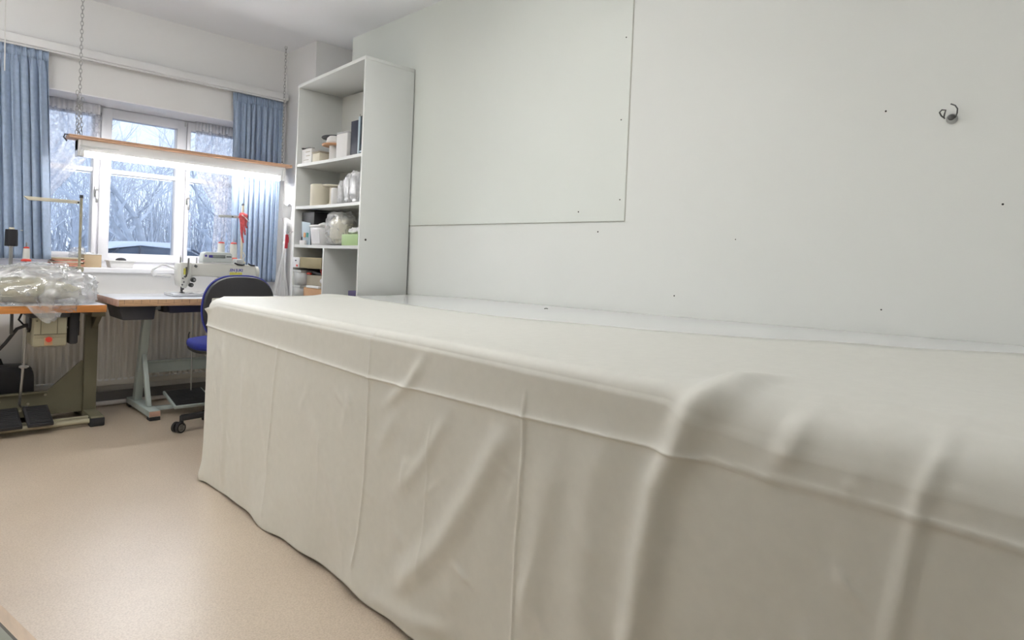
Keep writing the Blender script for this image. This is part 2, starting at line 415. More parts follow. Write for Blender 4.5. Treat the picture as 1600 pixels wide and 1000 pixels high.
# lace sheers inside the reveal
s1 = thing('sheer_curtain', (.8,5.78,1.2), 'sheer white lace curtain tied back across the left window pane', 'curtain')
def shL(u, v):
    # free edge swings from the mullion at the top to the blue curtain at the bottom
    z = 2.20 - .98*v; xr = 1.185 - .40*sm(.12, .95, v)**1.0 ; x = .30 + (xr-.30)*u
    return (x, 5.775 + .012*math.sin(46*u + 3*v) + .006*math.sin(90*u), z)
obj('lace', B().grid(90, 30, shL), 'sheer', s1, angle=180)
obj('gathered_heading', B().grid(150, 3, lambda u, v: (.30+.88*u, 5.768+.007*math.sin(170*u), 2.262-.075*v)), 'sheer_heading', s1, angle=180, solid=.002)
s2 = thing('sheer_curtain', (2.05,5.78,1.15), 'sheer white lace curtain drawn aside over the right window pane', 'curtain')
def shR(u, v):
    z = 2.20 - 1.05*v; xl = 1.875 + .30*sm(.25, .9, v); x = xl + (2.31-xl)*u
    return (x, 5.775 + .012*math.sin(40*u + 2*v) + .006*math.sin(83*u+1), z)
obj('lace', B().grid(80, 30, shR), 'sheer', s2, angle=180)
obj('gathered_heading', B().grid(90, 3, lambda u, v: (1.865+.44*u, 5.768+.007*math.sin(100*u), 2.262-.075*v)), 'sheer_heading', s2, angle=180, solid=.002)
obj('gathered_fall', B().grid(40, 16, lambda u, v: (2.03+.10*u-.02*v, 5.70+.012*math.sin(22*u+v), 1.86-.80*v)), 'sheer', s2, angle=180)

# ------------------------------------------------------------------ hanging lamp over the machines
L = thing('hanging_lamp', (1.70,5.33,1.80), 'long fluorescent lamp hanging on two chains in front of the window', 'lamp')
b = B().box((.90,5.265,1.915), (2.495,5.40,1.930), .002); b.box((.90,5.267,1.931), (2.495,5.40,1.940), .002); obj('wooden_board', b, 'lamp_wood', L)
b = B().prism([(5.285,1.914),(5.385,1.914),(5.375,1.838),(5.295,1.838)], 'x', .955, 2.44, .003); obj('housing', b, 'white_enamel', L)
for x in (.955, 2.425): obj('end_cap', B().box((x,5.283,1.80), (x+.02,5.387,1.913), .003), 'white_enamel', L)
t = obj('fluorescent_tube', B().cyl((.99,5.315,1.818), (2.41,5.315,1.818), .0185, n=24), 'tube_glow', L)
for x in (.978, 2.408): obj('lamp_holder', B().box((x-.004,5.29,1.798), (x+.018,5.34,1.842), .004), 'white_enamel', L)
b = B().box((.965,5.279,1.868), (1.2,5.2815,1.874)); obj('seam_strip', b, 'grey_plastic', L)
def chain(x, y, z0, z1, name='chain', r=.0105, th=.0021, step=.027, wob=0.0):
    b = B(); n = int((z1-z0)/step)
    for i in range(n):
        zc = z0 + (i+.5)*(z1-z0)/n; a = (i % 2)*PI/2; pts = []
        for k in range(11):
            t = 2*PI*k/10; px = .0085*math.cos(t); pz = .0185*math.sin(t)
            pts.append((x + px*math.cos(a) + wob*math.sin(i), y + px*math.sin(a), zc+pz))
        b.tube(pts, th, 5, cap=False)
    return b
obj('chain', chain(.9635,5.33,1.94,CEIL), 'steel', L); obj('chain', chain(2.43,5.33,1.94,CEIL), 'steel', L)
bb = chain(.950,5.326,1.95,2.25, wob=.003)
obj('spare_chain', bb, 'steel', L); obj('spare_chain', chain(.978,5.338,1.95,2.21, wob=.004), 'steel', L)
for x in (.9635, 2.43): obj('hook', B().tube([(x,5.33,1.939), (x+.012,5.33,1.95), (x+.004,5.33,1.965), (x-.006,5.33,1.955)], .0028, 6), 'dark_steel', L)
b = B().tube([(.905,5.37,1.90), (.885,5.37,1.925), (.89,5.36,1.945), (.93,5.35,1.945)], .005); obj('supply_cable', b, 'dark_grey', L)
tag(obj('pull_cord', B().tube([(.545,5.36,2.949), (.549,5.36,2.6), (.553,5.36,2.30)], .0035, 6), 'cord_white'), 'thin white cord hanging from the ceiling before the left curtain', 'cord')

# unseen room lamps: two inferred over the table, three added as fill
def batten(x, y, label, zc=2.52, l=1.5, m='unseen_tube', rz=0):
    c = local('unseen_lamp', label, 'lamp', 'ceiling lamps')
    b = B().box((-.035,-l/2,-.02), (.035,l/2,.03), .004); obj('housing', b, 'white_enamel', c)
    for sx in (-.075, .075): obj('fluorescent_tube', B().cyl((sx,-l/2+.02,0), (sx,l/2-.02,0), .018, n=16), m, c)
    for e in (-1, 1):
        obj('end_cap', B().box((-.10,e*(l/2-.01)-.012,-.028), (.10,e*(l/2-.01)+.012,.034), .003), 'white_enamel', c)
        obj('hanger', B().cyl((0,e*.5,.03), (0,e*.5,CEIL-zc), .006, n=10), 'steel', c)
    c.location = (x, y, zc); c.rotation_euler = (0,0,rz); return c
batten(1.25, 1.75, 'white twin tube pendant lamp above the long draped table')
batten(1.25, -.55, 'white twin tube pendant lamp above the near end of the table')
batten(-.55, 4.05, 'added twin tube fill lamp hung low out of view at the left', zc=2.05, m='fill_tube_end', rz=PI/2)  # added to brighten the window wall and reveal
batten(.85, 3.15, 'added twin tube fill lamp hung across the room out of view', zc=2.74, rz=PI/2, m='fill_tube_cross')  # added to lift the right curtain, bookcase and ceiling
batten(-1.2, 2.4, 'added twin tube fill lamp out of view along the left wall')  # added to light the floor from the left

# ------------------------------------------------------------------ outside the window
GZ = -.25
struct('ground_outside', B().box((-18,6.0,GZ-.1), (30,45,GZ)), 'snow')
def tree(x, y, h, seed, label, lean=0.0, depth=6, trunk=.07):
    rnd = random.Random(seed); t = thing('bare_tree', (x,y,GZ), label, 'tree', 'frosty trees outside the window')
    tr, tw = B(), B()
    def grow(p, d, ln, r, lev):
        pts = [p]; rs = [r]; q = p.copy(); dd = d.copy(); n = 4 if lev < 3 else 3
        for i in range(n):
            dd = (dd + V((rnd.uniform(-1,1), rnd.uniform(-1,1), rnd.uniform(-.5,.9)))*(.13 if lev < 2 else .24)).normalized()
            q = q + dd*(ln/n); pts.append(q.copy()); rs.append(r*(1-.42*(i+1)/n))
        (tr if lev < 2 else tw).tube(pts, rs, 7 if lev < 2 else 4, cap=False)
        if lev >= depth: return
        k = 3 if lev < 4 else 2
        for c in range(k + (1 if lev in (1, 2) else 0)):
            a = rnd.uniform(0, 2*PI); s = rnd.uniform(.45, 1.0)
            side = V((math.cos(a), math.sin(a), rnd.uniform(-.15,.35)))
            nd = (dd*(1-.35*s) + side*s*.75).normalized(); j = rnd.choice(range(max(1, n-2), n+1))
            grow(pts[j], nd, ln*rnd.uniform(.58,.78), rs[j]*rnd.uniform(.55,.75), lev+1)
    grow(V((x,y,GZ-.02)), V((lean,0,1)).normalized(), h*.34, trunk, 0)
    obj('trunk', tr, 'bark', t); obj('twigs', tw, 'twig', t)
tree(3.95, 13.4, 6.2, 21, 'frosty bare tree whose trunk shows in the middle pane right of centre', -.28, trunk=.11)
tree(2.7, 15.5, 6.0, 5, 'frosty bare tree behind the left part of the middle pane', .05)
tree(1.3, 14.0, 5.6, 8, 'frosty bare tree seen through the lace over the left pane', .12)
tree(5.4, 15.0, 5.8, 13, 'frosty bare tree behind the right pane and its lace', -.1)
tree(4.6, 19.0, 7.0, 31, 'tall frosty tree farther off between the middle and right panes', 0)
tree(3.2, 17.2, 6.2, 52, 'frosty bare tree behind the roof of the parked car', .1)
tree(6.6, 17.0, 6.4, 61, 'frosty bare tree at the far right behind the right pane', -.15)
tree(2.0, 20.0, 7.0, 44, 'tall frosty tree farther off behind the left and middle panes', 0)
hd = B(); rnd = random.Random(4)
for i in range(1700):
    x = rnd.uniform(-1, 11); y = rnd.uniform(16.5, 18.5); h = rnd.uniform(1.2, 3.4); p = V((x,y,GZ)); pts = [p]
    for k in range(3): p = p + V((rnd.uniform(-.28,.28), rnd.uniform(-.2,.2), h/3)); pts.append(p)
    hd.tube(pts, [.022,.016,.011,.004], 4, cap=False)
    for k in range(3):
        q = pts[rnd.choice((1,2,3))]; hd.tube([q, q+V((rnd.uniform(-.4,.4), 0, rnd.uniform(.1,.5)))], [.009,.003], 3, cap=False)
tag(obj('frosty_hedge', hd, 'twig'), 'tangle of frosty twigs growing as a hedge beyond the parked car', 'hedge', kind='stuff')
# parked car
car = thing('parked_car', (2.9,10.6,GZ), 'white snow covered car parked outside the middle window pane', 'car')
def carloft(prof, yhalf, dz=0):
    pass
body = [(.75,.05),(.80,.55),(1.10,.74),(1.95,.93),(4.05,.95),(4.95,.80),(5.08,.45),(5.05,.05)]
b = B().prism([(x, GZ+.15+z) for x, z in body], 'y', 10.0, 11.7, .09); obj('body', b, 'car_paint', car)
cab = [(1.95,.90),(2.30,1.27),(2.60,1.34),(3.05,1.335),(3.30,1.27),(3.95,.92)]
b = B().prism([(x, GZ+.14+z) for x, z in cab], 'y', 10.12, 11.58, .06); obj('window_band', b, 'car_glass', car)
roof = [(2.20,1.262),(2.38,1.345),(2.62,1.385),(3.02,1.38),(3.26,1.31),(3.24,1.285),(2.6,1.325),(2.25,1.27)]
b = B().prism([(x, GZ+.14+z) for x, z in roof], 'y', 10.10, 11.60, .012); obj('snowy_roof', b, 'snow', car)
b = B()
for x in (2.62, ): b.bar((x,10.115,GZ+1.03), (x-.02,10.13,GZ+1.46), .05, .02)
obj('pillar', b, 'car_trim', car); obj('pillar', B().bar((2.02,10.11,GZ+1.06), (2.33,10.12,GZ+1.42), .05, .02), 'car_trim', car); obj('pillar', B().bar((3.92,10.11,GZ+1.06), (3.30,10.12,GZ+1.43), .05, .02), 'car_trim', car)
for x in (1.55, 4.25):
    wv = obj('wheel', B().cyl((x,9.98,GZ+.31), (x,10.18,GZ+.31), .31, n=28), 'black_rubber', car); obj('hub_cap', B().cyl((x,9.965,GZ+.31), (x,9.985,GZ+.31), .19, n=20), 'steel', wv)
    wv = obj('wheel', B().cyl((x,11.52,GZ+.31), (x,11.72,GZ+.31), .31, n=28), 'black_rubber', car)
b = B().cbox((2.95,9.97,GZ+1.16), (.2,.10,.12), None, .03); obj('wing_mirror', b, 'car_paint', car)
# ------------------------------------------------------------------ cutting table and its cloth
TY1 = 3.43
def radius(y): return float(np.interp(y, [-1.3,.1,.5,.64,.74,1.6,3.30,3.43], [.10,.095,.085,.07,.04,.032,.026,.052]))
ct = thing('cutting_table', (1.95,1.2,0), 'long white cutting table along the right wall, bare strip showing behind the cloth', 'table')
def rise(y):
    return float(np.interp(y, [-1.3,.32,.92,1.61,2.24,3.02,3.78], [.057,.049,.040,.030,.023,.018,.0]))
def topz(x, y): return .928 + rise(y)*sm(1.9, 2.69, x)
b = B()
def tt(u, v):
    y = -1.25 + 4.99*u; xf = 1.222 + max(0, radius(y)-.03); x = xf + (2.692-xf)*v
    yl = y if u < 1 else TY1-.01 + (3.745-TY1)*v**1.1
    return (x, min(y, TY1-.01 + (3.745-TY1+.01)*v**1.1), topz(x, y))
b.grid(60, 14, tt)
g = bmesh.ops.extrude_face_region(b.bm, geom=b.bm.faces[:]); vs = [e for e in g['geom'] if isinstance(e, bmesh.types.BMVert)]
bmesh.ops.translate(b.bm, verts=vs, vec=(0,0,-.035)); bmesh.ops.recalc_face_normals(b.bm, faces=b.bm.faces[:])
obj('tabletop', b, 'table_laminate', ct)
for y in (-1.1, 1.2, 3.3):
    obj('leg', B().box((1.30,y-.03,0), (2.60,y+.03,.892), .004), 'white_laminate', ct)

XB = lambda y: float(np.interp(y, [-1.3,.29,.54,.8,.97,1.43,1.72,2.12,2.63,3.6], [2.60,2.43,2.335,2.30,2.225,2.115,2.07,1.99,1.985,2.06]))
RID = []                                                     # folds: (points (y,z), height, half width, sharpness)
def rid(pts, a, w, ta=.15): RID.append((np.array(pts), a, w, ta))
rid([(1.886,.93),(1.89,.748),(1.899,.416),(1.951,.087)], .0062, .0060, .03)          # pressed vertical creases
rid([(1.153,.85),(1.151,.702),(1.165,.446),(1.165,.02)], .0062, .0060, .03)
rid([(2.596,.80),(2.632,.627),(2.659,.348),(2.67,.05)], .0065, .007, .03)
rid([(1.545,.70),(1.56,.45),(1.57,.2)], .0032, .006, .05)
rid([(2.22,.55),(2.24,.2)], .0028, .007, .08)
rid([(.231,.935),(.262,.828),(.29,.64),(.33,.35),(.35,.1)], .0075, .016, .08)
rid([(1.583,.885),(1.661,.785),(1.80,.69)], .010, .022, .08)                          # soft folds
rid([(1.197,.762),(1.338,.532),(1.471,.342),(1.70,.11)], .017, .042, .10)
rid([(1.45,.74),(1.579,.562),(1.72,.42)], .008, .026, .09)
rid([(1.70,.70),(1.84,.52)], .006, .03, .09)
rid([(1.40,.10),(1.62,.06),(1.85,.04)], .008, .03, .08)
rid([(.56,.955),(.622,.940),(.669,.895),(.699,.808),(.744,.715),(.768,.554),(.791,.361),(.80,.05)], .030, .036, .06)
rid([(1.049,.742),(1.071,.559),(1.097,.437),(1.13,.2)], .011, .040, .12)
rid([(.86,.84),(.92,.70),(.95,.40),(.93,.1)], .008, .05, .12)
rid([(.44,.935),(.488,.834),(.51,.80)], .010, .025, .07)
rid([(.36,.84),(.375,.80)], .005, .015, .03)
rid([(3.184,.755),(3.155,.262),(3.175,.039)], .014, .026, .08)
rid([(2.95,.72),(2.94,.3),(2.90,.05)], .007, .035, .1)
rid([(2.80,.62),(2.66,.30),(2.50,.12)], .006, .035, .1)
rid([(2.36,.60),(2.10,.30),(2.02,.12)], .006, .03, .1)
rid([(1.42,.30),(1.33,.27)], .006, .012, .04)
rid([(2.05,.72),(1.98,.60)], .005, .02, .06)
rid([(.05,.85),(.10,.5),(.12,.1)], .012, .05, .1)
rid([(-.3,.85),(-.35,.4),(-.33,.1)], .015, .05, .1)
rr = random.Random(12)
for k in range(60):                                          # faint random wrinkles
    y0 = rr.uniform(-.2, 3.35); z0 = rr.uniform(.12, .74); l = rr.uniform(.06, .22); a = rr.uniform(.5, 2.2); s = 1 if rr.random() < .25 else -1
    rid([(y0, z0), (y0+s*.5*l*math.cos(a)+.01, z0-.5*l*math.sin(a)), (y0+s*l*math.cos(a), z0-l*math.sin(a))], rr.uniform(.0015,.0038), rr.uniform(.010,.022), l*.45)
CR = ([-1.3,.131,.703,1.154,1.888,3.382,3.5], [.793,.793,.797,.784,.770,.797,.80])
def front_disp(Y, Z):
    """outward displacement of the hanging side; Y, Z arrays"""
    D = np.zeros_like(Y)
    for pts, a, w, ta in RID:
        best = np.full_like(Y, 1e9); L = 0; tpos = np.zeros_like(Y)
        seg = np.linalg.norm(np.diff(pts, axis=0), axis=1); tot = seg.sum()
        for p, q, l in zip(pts[:-1], pts[1:], seg):
            t = np.clip(((Y-p[0])*(q[0]-p[0]) + (Z-p[1])*(q[1]-p[1]))/(l*l), 0, 1)
            d = np.hypot(Y-(p[0]+t*(q[0]-p[0])), Z-(p[1]+t*(q[1]-p[1]))); m = d < best
            best[m] = d[m]; tpos[m] = (L + t*l)[m]; L += l
        fade = np.clip(np.minimum(tpos, tot-tpos)/ta, 0, 1); fade = .25 + .75*fade*fade*(3-2*fade)
        D += a*fade*(np.exp(-(best/w)**2) if w > .0095 else np.exp(-best/w))
    zc = np.interp(Y, *CR); dz = Z - zc
    D += np.where(dz > 0, .0045*np.exp(-dz/.022) + .0040*np.exp(-dz/.005), .0085*np.exp(dz/.0028))
    return D
WN = lambda y, z, s=0: .6*nz(y*2.3, z*1.6, 3+s) + .3*nz(y*6, z*3.2, 9+s) + .12*nz(y*15+z*5, z*9, 5+s)
NY = 940; ys = np.concatenate([np.linspace(-1.3, -.05, 50), np.linspace(-.04, TY1, NY-50)])
prof = []                                                    # (section, parameter)
for k in range(34): prof.append(('t', (k/34)**.8))
for k in range(11): prof.append(('r', k/11))
for t in np.concatenate([np.linspace(0, .075, 10), np.linspace(.082, .225, 70), np.linspace(.233, 1, 110)]): prof.append(('s', float(t)))
YY = np.zeros((NY, len(prof))); PX = np.zeros_like(YY); PZ = np.zeros_like(YY); NX = np.zeros_like(YY); NZ = np.zeros_like(YY)
ZT = .9355
for i, y in enumerate(ys):
    r = radius(y); xb = XB(y); bot = .010 + .004*math.sin(9*y)+.003*math.sin(23*y) + .012*math.exp(-((y-1.95)/.12)**2)
    for j, (k, t) in enumerate(prof):
        if k == 't':
            x = xb + (1.205+r-xb)*t; z = ZT + rise(y)*sm(1.9, 2.69, x); nx, nzz = 0, 1
        elif k == 'r':
            a = t*PI/2; x = 1.205+r - r*math.sin(a); z = ZT - r + r*math.cos(a); nx, nzz = -math.sin(a), math.cos(a)
        else:
            z = ZT - r + (bot-ZT+r)*t; x = 1.205; nx, nzz = -1, 0
        YY[i,j] = y; PX[i,j] = x; PZ[i,j] = z; NX[i,j] = nx; NZ[i,j] = nzz
D = front_disp(YY, PZ)
for i in range(NY):
    for j, (k, t) in enumerate(prof):
        y = YY[i,j]; z = PZ[i,j]; x = PX[i,j]
        if k == 't':
            w = sm(.72, 1, t)
            d = D[i,j]*w + .0012*(1+nz(x*3, y*2.2, 1)) + .0025*max(0, nz(x*1.5+4, y*1.2, 6))*sm(0, .3, t)
            d += .014*math.exp(-((y-3.42)/.05)**2-((x-1.93)/.10)**2) + .010*math.exp(-((y-3.4)/.05)**2)*sm(1.9,1.3,x)
            if y < .9: d += .010*sm(.9, .2, y)*sm(.45, .9, t)
        elif k == 'r': d = D[i,j] + .004*WN(y, z)*t
        else:
            e = sm(.25, 0, z)
            d = D[i,j] + .0065*WN(y, z) + .004*(1-t) + e*(.012*math.sin(7.3*y+1)+.008*math.sin(17*y)+.006)*(.8-.5*sm(2.9,3.4,y))
            d += .003*sm(.5, 0, z)*sm(2.2, 3.43, y)
            d += .020*math.exp(-((y-TY1)/.03)**2-((z-.89)/.022)**2) + .014*math.exp(-((y-TY1)/.04)**2-((z-.03)/.05)**2)
        D[i,j] = d
co = np.stack([PX+NX*D, YY, PZ+NZ*D], -1)
# hanging end at the far side, sharing the corner edge
cl_root = None
def cloth_mesh():
    verts = co.reshape(-1, 3).tolist(); nj = len(prof); faces = [(i*nj+j, i*nj+j+1, (i+1)*nj+j+1, (i+1)*nj+j) for i in range(NY-1) for j in range(nj-1)]
    base = len(verts); m = 60; js = [j for j, (k, t) in enumerate(prof) if k != 't']
    for a in range(1, m+1):
        u = a/m
        for jj, j in enumerate(js):
            x0, y0, z0 = co[NY-1, j]; vfrac = jj/(len(js)-1)
            X = 1.205 + .845*u; yend = TY1 + .012 + .15*u**1.3
            roll = min(1, jj/11)
            zz = ZT+.006 - (ZT-.010)*max(0, vfrac) ; bulge = .012*math.sin(19*u+1)*sm(.9, .0, zz) + .004*WN(X, zz, 4)
            y = yend - .022*(1-math.sin(roll*PI/2)) + bulge*sm(0, .1, u)
            kk = sm(0, .05, u)
            verts.append((X, y0*(1-kk)+y*kk, z0*(1-sm(0, .2, u))+zz*sm(0, .2, u)))
    n = len(js)
    for a in range(m):
        for jj in range(n-1):
            p = (lambda A, J: (NY-1)*nj + js[J] if A == 0 else base + (A-1)*n + J)
            faces.append((p(a, jj), p(a, jj+1), p(a+1, jj+1), p(a+1, jj)))
    # flap of the top reaching the slanted far edge
    b2 = len(verts); q = 30; topj = [j for j, (k, t) in enumerate(prof) if k == 't']
    for a in range(1, 7):
        for j in topj:
            x0, y0, z0 = co[NY-1, j]; ye = TY1 + .004 + .15*max(0, (x0-1.22)/.845)**1.3
            verts.append((x0, y0 + (ye-y0)*a/6, z0 - .003*(a/6)**2))
    n = len(topj)
    for a in range(6):
        for jj in range(n-1):
            p = (lambda A, J: (NY-1)*nj + topj[J] if A == 0 else b2 + (A-1)*n + J)
            faces.append((p(a, jj), p(a, jj+1), p(a+1, jj+1), p(a+1, jj)))
    me = bpy.data.meshes.new('table_cloth'); off = V((1.7,1.1,0))
    me.from_pydata([(x-off.x, y-off.y, z) for x, y, z in verts], [], faces); me.update()
    me.polygons.foreach_set('use_smooth', [True]*len(me.polygons)); me.materials.append(M['cloth'])
    o = bpy.data.objects.new('table_cloth', me); COL.objects.link(o); o.location = off
    md = o.modifiers.new('thickness', 'SOLIDIFY'); md.thickness = .0025; md.offset = 0
    tag(o, 'creased off-white cloth draped over the long cutting table down to the floor', 'tablecloth'); ROOT[o.name] = off
cloth_mesh()
tag(obj('thread_scrap', B().tube([(2.470,2.262,.9505),(2.478,2.256,.9525),(2.488,2.254,.9505)], .0022, 5), 'nail'), 'tiny dark scrap lying on the bare white table strip', 'scrap')

# ------------------------------------------------------------------ near worktop at the lower left of the view
wt = thing('worktop_table', (-.35,.25,0), 'grey-green worktop with worn pale wood edging in the near left corner', 'table')
b = B().prism([(-.80,-.60),(.3665,-.60),(.1035,.886),(.094,.898),(-.80,.742)], 'z', .742, .78, .002); obj('wood_edging', b, 'pine', wt)
b = B().prism([(-.785,-.585),(.3470,-.585),(.0885,.878),(-.785,.729)], 'z', .7795, .7812); obj('surface', b, 'green_top', wt, smooth=False)
b = B().prism([(-.788,-.588),(.3505,-.588),(.0910,.8815),(-.788,.732)], 'z', .7790, .7806); obj('joint', b, 'dark_wood', wt, smooth=False)
for x, y in ((-.72,.68), (.02,.80), (-.72,-.5), (.26,-.5)): obj('leg', B().box((x-.03,y-.03,0), (x+.03,y+.03,.743), .004), 'pine', wt)

# ------------------------------------------------------------------ left sewing machine table (olive frame)
t1 = thing('sewing_table', (.45,5.05,0), 'sewing machine table with bright orange front edge on an olive steel frame', 'table')
TX1, TY0, TYB, TZ = 1.045, 4.775, 5.325, .805
b = B().box((-.20,TY0+.004,TZ-.045), (TX1-.002,TYB,TZ), .002); tb = obj('tabletop', b, 'work_top', t1)
b = B().box((-.202,TY0-.001,TZ-.046), (TX1,TY0+.006,TZ-.001), .001); b.box((TX1-.005,TY0,TZ-.046), (TX1+.001,TYB,TZ-.001), .001); obj('edge_band', b, 'orange_edge', tb)
b = B().bar((1.035,5.13,.03), (1.035,5.13,.76), .075, .055, .004)
b.box((.995,4.93,.715), (1.075,5.30,.76), .003); b.prism([(4.96,.715),(5.13,.715),(5.13,.60)], 'x', 1.032, 1.062)
obj('leg', b, 'olive_metal', t1)
b = B().bar((-.09,5.13,.03), (-.09,5.13,.76), .075, .055, .004); b.box((-.13,4.93,.715), (-.05,5.30,.76), .003); obj('leg', b, 'olive_metal', t1)
for x in (1.035, -.09):
    f = obj('foot', B().box((x-.037,4.875,.018), (x+.037,5.40,.068), .004), 'olive_metal', t1)
    for y in (4.90, 5.37): obj('rubber_pad', B().box((x-.042,y-.032,0), (x+.042,y+.032,.055), .006), 'black_rubber', f)
b = B().prism([(-.06,.055),(1.0,.055),(1.0,.40),(.985,.40),(.80,.213),(-.06,.213)], 'y', 5.135, 5.150); b.box((-.06,5.11,.205), (.80,5.15,.216), .002)
cp = obj('cross_plate', b, 'olive_metal', t1)
for x, z in ((.55,.17), (.70,.14), (.79,.19), (.66,.10)): obj('bolt', B().cyl((x,5.136,z), (x,5.130,z), .008, n=10), 'olive_light', cp)
b = B().cyl((-.07,4.895,.038), (1.02,4.895,.038), .016, n=12); b.box((-.07,4.94,.030), (1.02,4.965,.060), .003); obj('pedal_rail', b, 'olive_light', t1)
def pedal(cx, wd, y0, z0, y1, z1, m, parent, mm=None, name='pedal'):
    a = math.atan2(z1-z0, y1-y0); c = V((cx,(y0+y1)/2,(z0+z1)/2)); l = math.hypot(y1-y0, z1-z0)
    p = obj(name, B().cbox(c, (wd,l,.022), rotx(a), .004), m, parent)
    n = V((0,-math.sin(a),math.cos(a)))
    b = B().cbox(c + n*.013, (wd-.024,l-.024,.006), rotx(a), .002)
    for k in range(9): b.cbox(c + n*.0165 + V((0,math.cos(a),math.sin(a)))*((k-4)*l*.095), (wd-.03,l*.045,.003), rotx(a))
    obj('rubber_mat', b, mm or 'black_rubber', p); return p
pedal(.727, .132, 4.83, .062, 5.07, .128, 'black_plastic', t1); pedal(.555, .16, 4.82, .062, 5.06, .130, 'black_plastic', t1)
b = B().tube([(.648,4.90,.655), (.646,4.93,.42)], .0055, 8); b.tube([(.644,4.94,.44), (.642,5.03,.165)], .008, 8); b.box((.628,4.925,.405), (.664,4.955,.425), .004); b.cyl((.622,4.94,.415), (.672,4.94,.415), .007, n=10)
b.tube([(.640,5.03,.165), (.655,5.06,.14), (.69,5.07,.135)], .006); obj('treadle_rod', b, 'steel', t1)
b = B().tube([(.70,4.93,.665), (.66,4.90,.655), (.648,4.90,.655)], .008, 8); obj('clutch_lever', b, 'dark_steel', t1)
mo = obj('motor', B().box((.672,4.83,.545), (.848,5.06,.735), .014).box((.676,4.825,.60), (.844,4.84,.725), .006), 'olive_light', t1)
b = B().cyl((.66,4.96,.70), (.835,4.96,.70), .075, n=28).box((.655,4.83,.725), (.86,5.12,.762), .006); obj('motor_housing', b, 'dark_grey', mo)
b = B().box((.708,4.8225,.625), (.712,4.828,.728)); b.box((.792,4.8225,.625), (.796,4.828,.728)); b.box((.676,4.8225,.621), (.844,4.828,.626)); b.cyl((.690,4.829,.708), (.690,4.822,.708), .006, n=12); b.box((.72,4.821,.620), (.765,4.828,.626)); obj('panel_lines', b, 'olive_metal', mo, smooth=False)
sw = obj('switch_plate', B().box((.730,4.8265,.555), (.772,4.8315,.612), .002), 'cardboard_orange', mo); obj('switch_knob', B().cyl((.751,4.828,.592), (.751,4.812,.592), .0165, n=20), 'red_plastic', sw)
b = B().box((.862,4.86,.55), (.912,5.10,.762), .012).box((.905,4.88,.60), (.922,5.06,.70), .006); obj('belt_guard', b, 'black_plastic', t1); obj('guard_screw', B().cyl((.853,4.90,.655), (.865,4.90,.655), .007, n=10), 'steel', t1)
b = B().tube([(.69,4.93,.665), (.645,4.94,.668), (.61,4.96,.65), (.56,5.0,.56), (.50,5.05,.47), (.40,5.10,.40), (.25,5.15,.36)], .010, 8); obj('power_cable', b, 'black_plastic', t1)
b = B().tube([(.68,4.93,.68), (.64,4.95,.675), (.618,4.97,.705), (.635,4.98,.745), (.66,4.98,.765)], .006, 8); obj('thin_cable', b, 'black_plastic', t1); obj('thin_cable', B().tube([(.905,5.0,.64), (.94,5.02,.68), (.945,5.03,.74), (.935,5.04,.765)], .005, 8), 'black_plastic', t1)
b = B().tube([(.485,4.98,.765), (.49,4.97,.71), (.47,4.96,.66), (.44,4.95,.64)], .008, 8); obj('thin_cable', b, 'grey_plastic', t1)
obj('knee_lever', B().box((.572,4.93,.62), (.588,4.955,.765), .003), 'dark_steel', t1)
# thread stand of the left machine
st = thing('thread_stand', (.97,5.22,TZ), 'brass coloured thread stand with a long guide arm in front of the left pane', 'thread stand')
b = B().cyl((.972,5.22,TZ), (.972,5.22,1.505), .0085, n=12); obj('rod', b, 'olive_light', st); obj('rod_cap', B().cyl((.972,5.22,1.505), (.972,5.22,1.525), .0115, n=12), 'dark_grey', st)
b = B().prism([(.652,1.487),(.960,1.485),(.960,1.463),(.680,1.463)], 'y', 5.205, 5.232, .002); obj('guide_arm', b, 'cream', st); obj('arm_screw', B().cyl((.952,5.205,1.472), (.952,5.196,1.472), .006, n=10), 'dark_steel', st)
b = B().box((.50,5.195,1.008), (.995,5.245,1.030), .003); b.box((.955,5.19,1.00), (.992,5.25,1.036), .004); obj('spool_bracket', b, 'olive_light', st); obj('bracket_screw', B().cyl((.950,5.194,1.022), (.950,5.186,1.022), .006, n=10), 'dark_steel', st)
for x, zt in ((.678,1.185), (.598,1.16)): obj('spool_pin', B().cyl((x,5.22,1.03), (x,5.22,zt), .005 if x > .6 else .011, n=10), 'steel', st)
sp = thing('thread_spool', (.678,5.22,1.062), 'white thread spool with red flanges above the plastic bag', 'thread spool')
obj('thread', B().lathe((.678,5.22,1.076), [(.0,0),(.019,0),(.0195,.004),(.018,.070),(.0,.071)]), 'thread_white', sp)
obj('flange', B().lathe((.678,5.22,1.062), [(.0,0),(.028,0),(.029,.008),(.019,.017),(.0,.017)]), 'red_plastic', sp); obj('flange', B().lathe((.678,5.22,1.1465), [(.0,0),(.0165,0),(.0165,.006),(.009,.011),(0,.011)]), 'red_plastic', sp)
sp = thing('thread_cone', (.598,5.22,1.155), 'black thread cone standing high at the left before the curtain', 'thread spool')
obj('thread', B().lathe((.598,5.22,1.158), [(0,0),(.033,0),(.035,.006),(.034,.085),(.032,.108),(.0,.110)]), 'thread_black', sp); obj('core', B().lathe((.598,5.22,1.155), [(.0,0),(.018,0),(.016,.112),(.014,.124),(0,.124)]), 'cream', sp)
obj('thread_end', B().tube([(.642,5.21,1.262), (.655,5.205,1.262)], .003, 5), 'thread_white', sp)
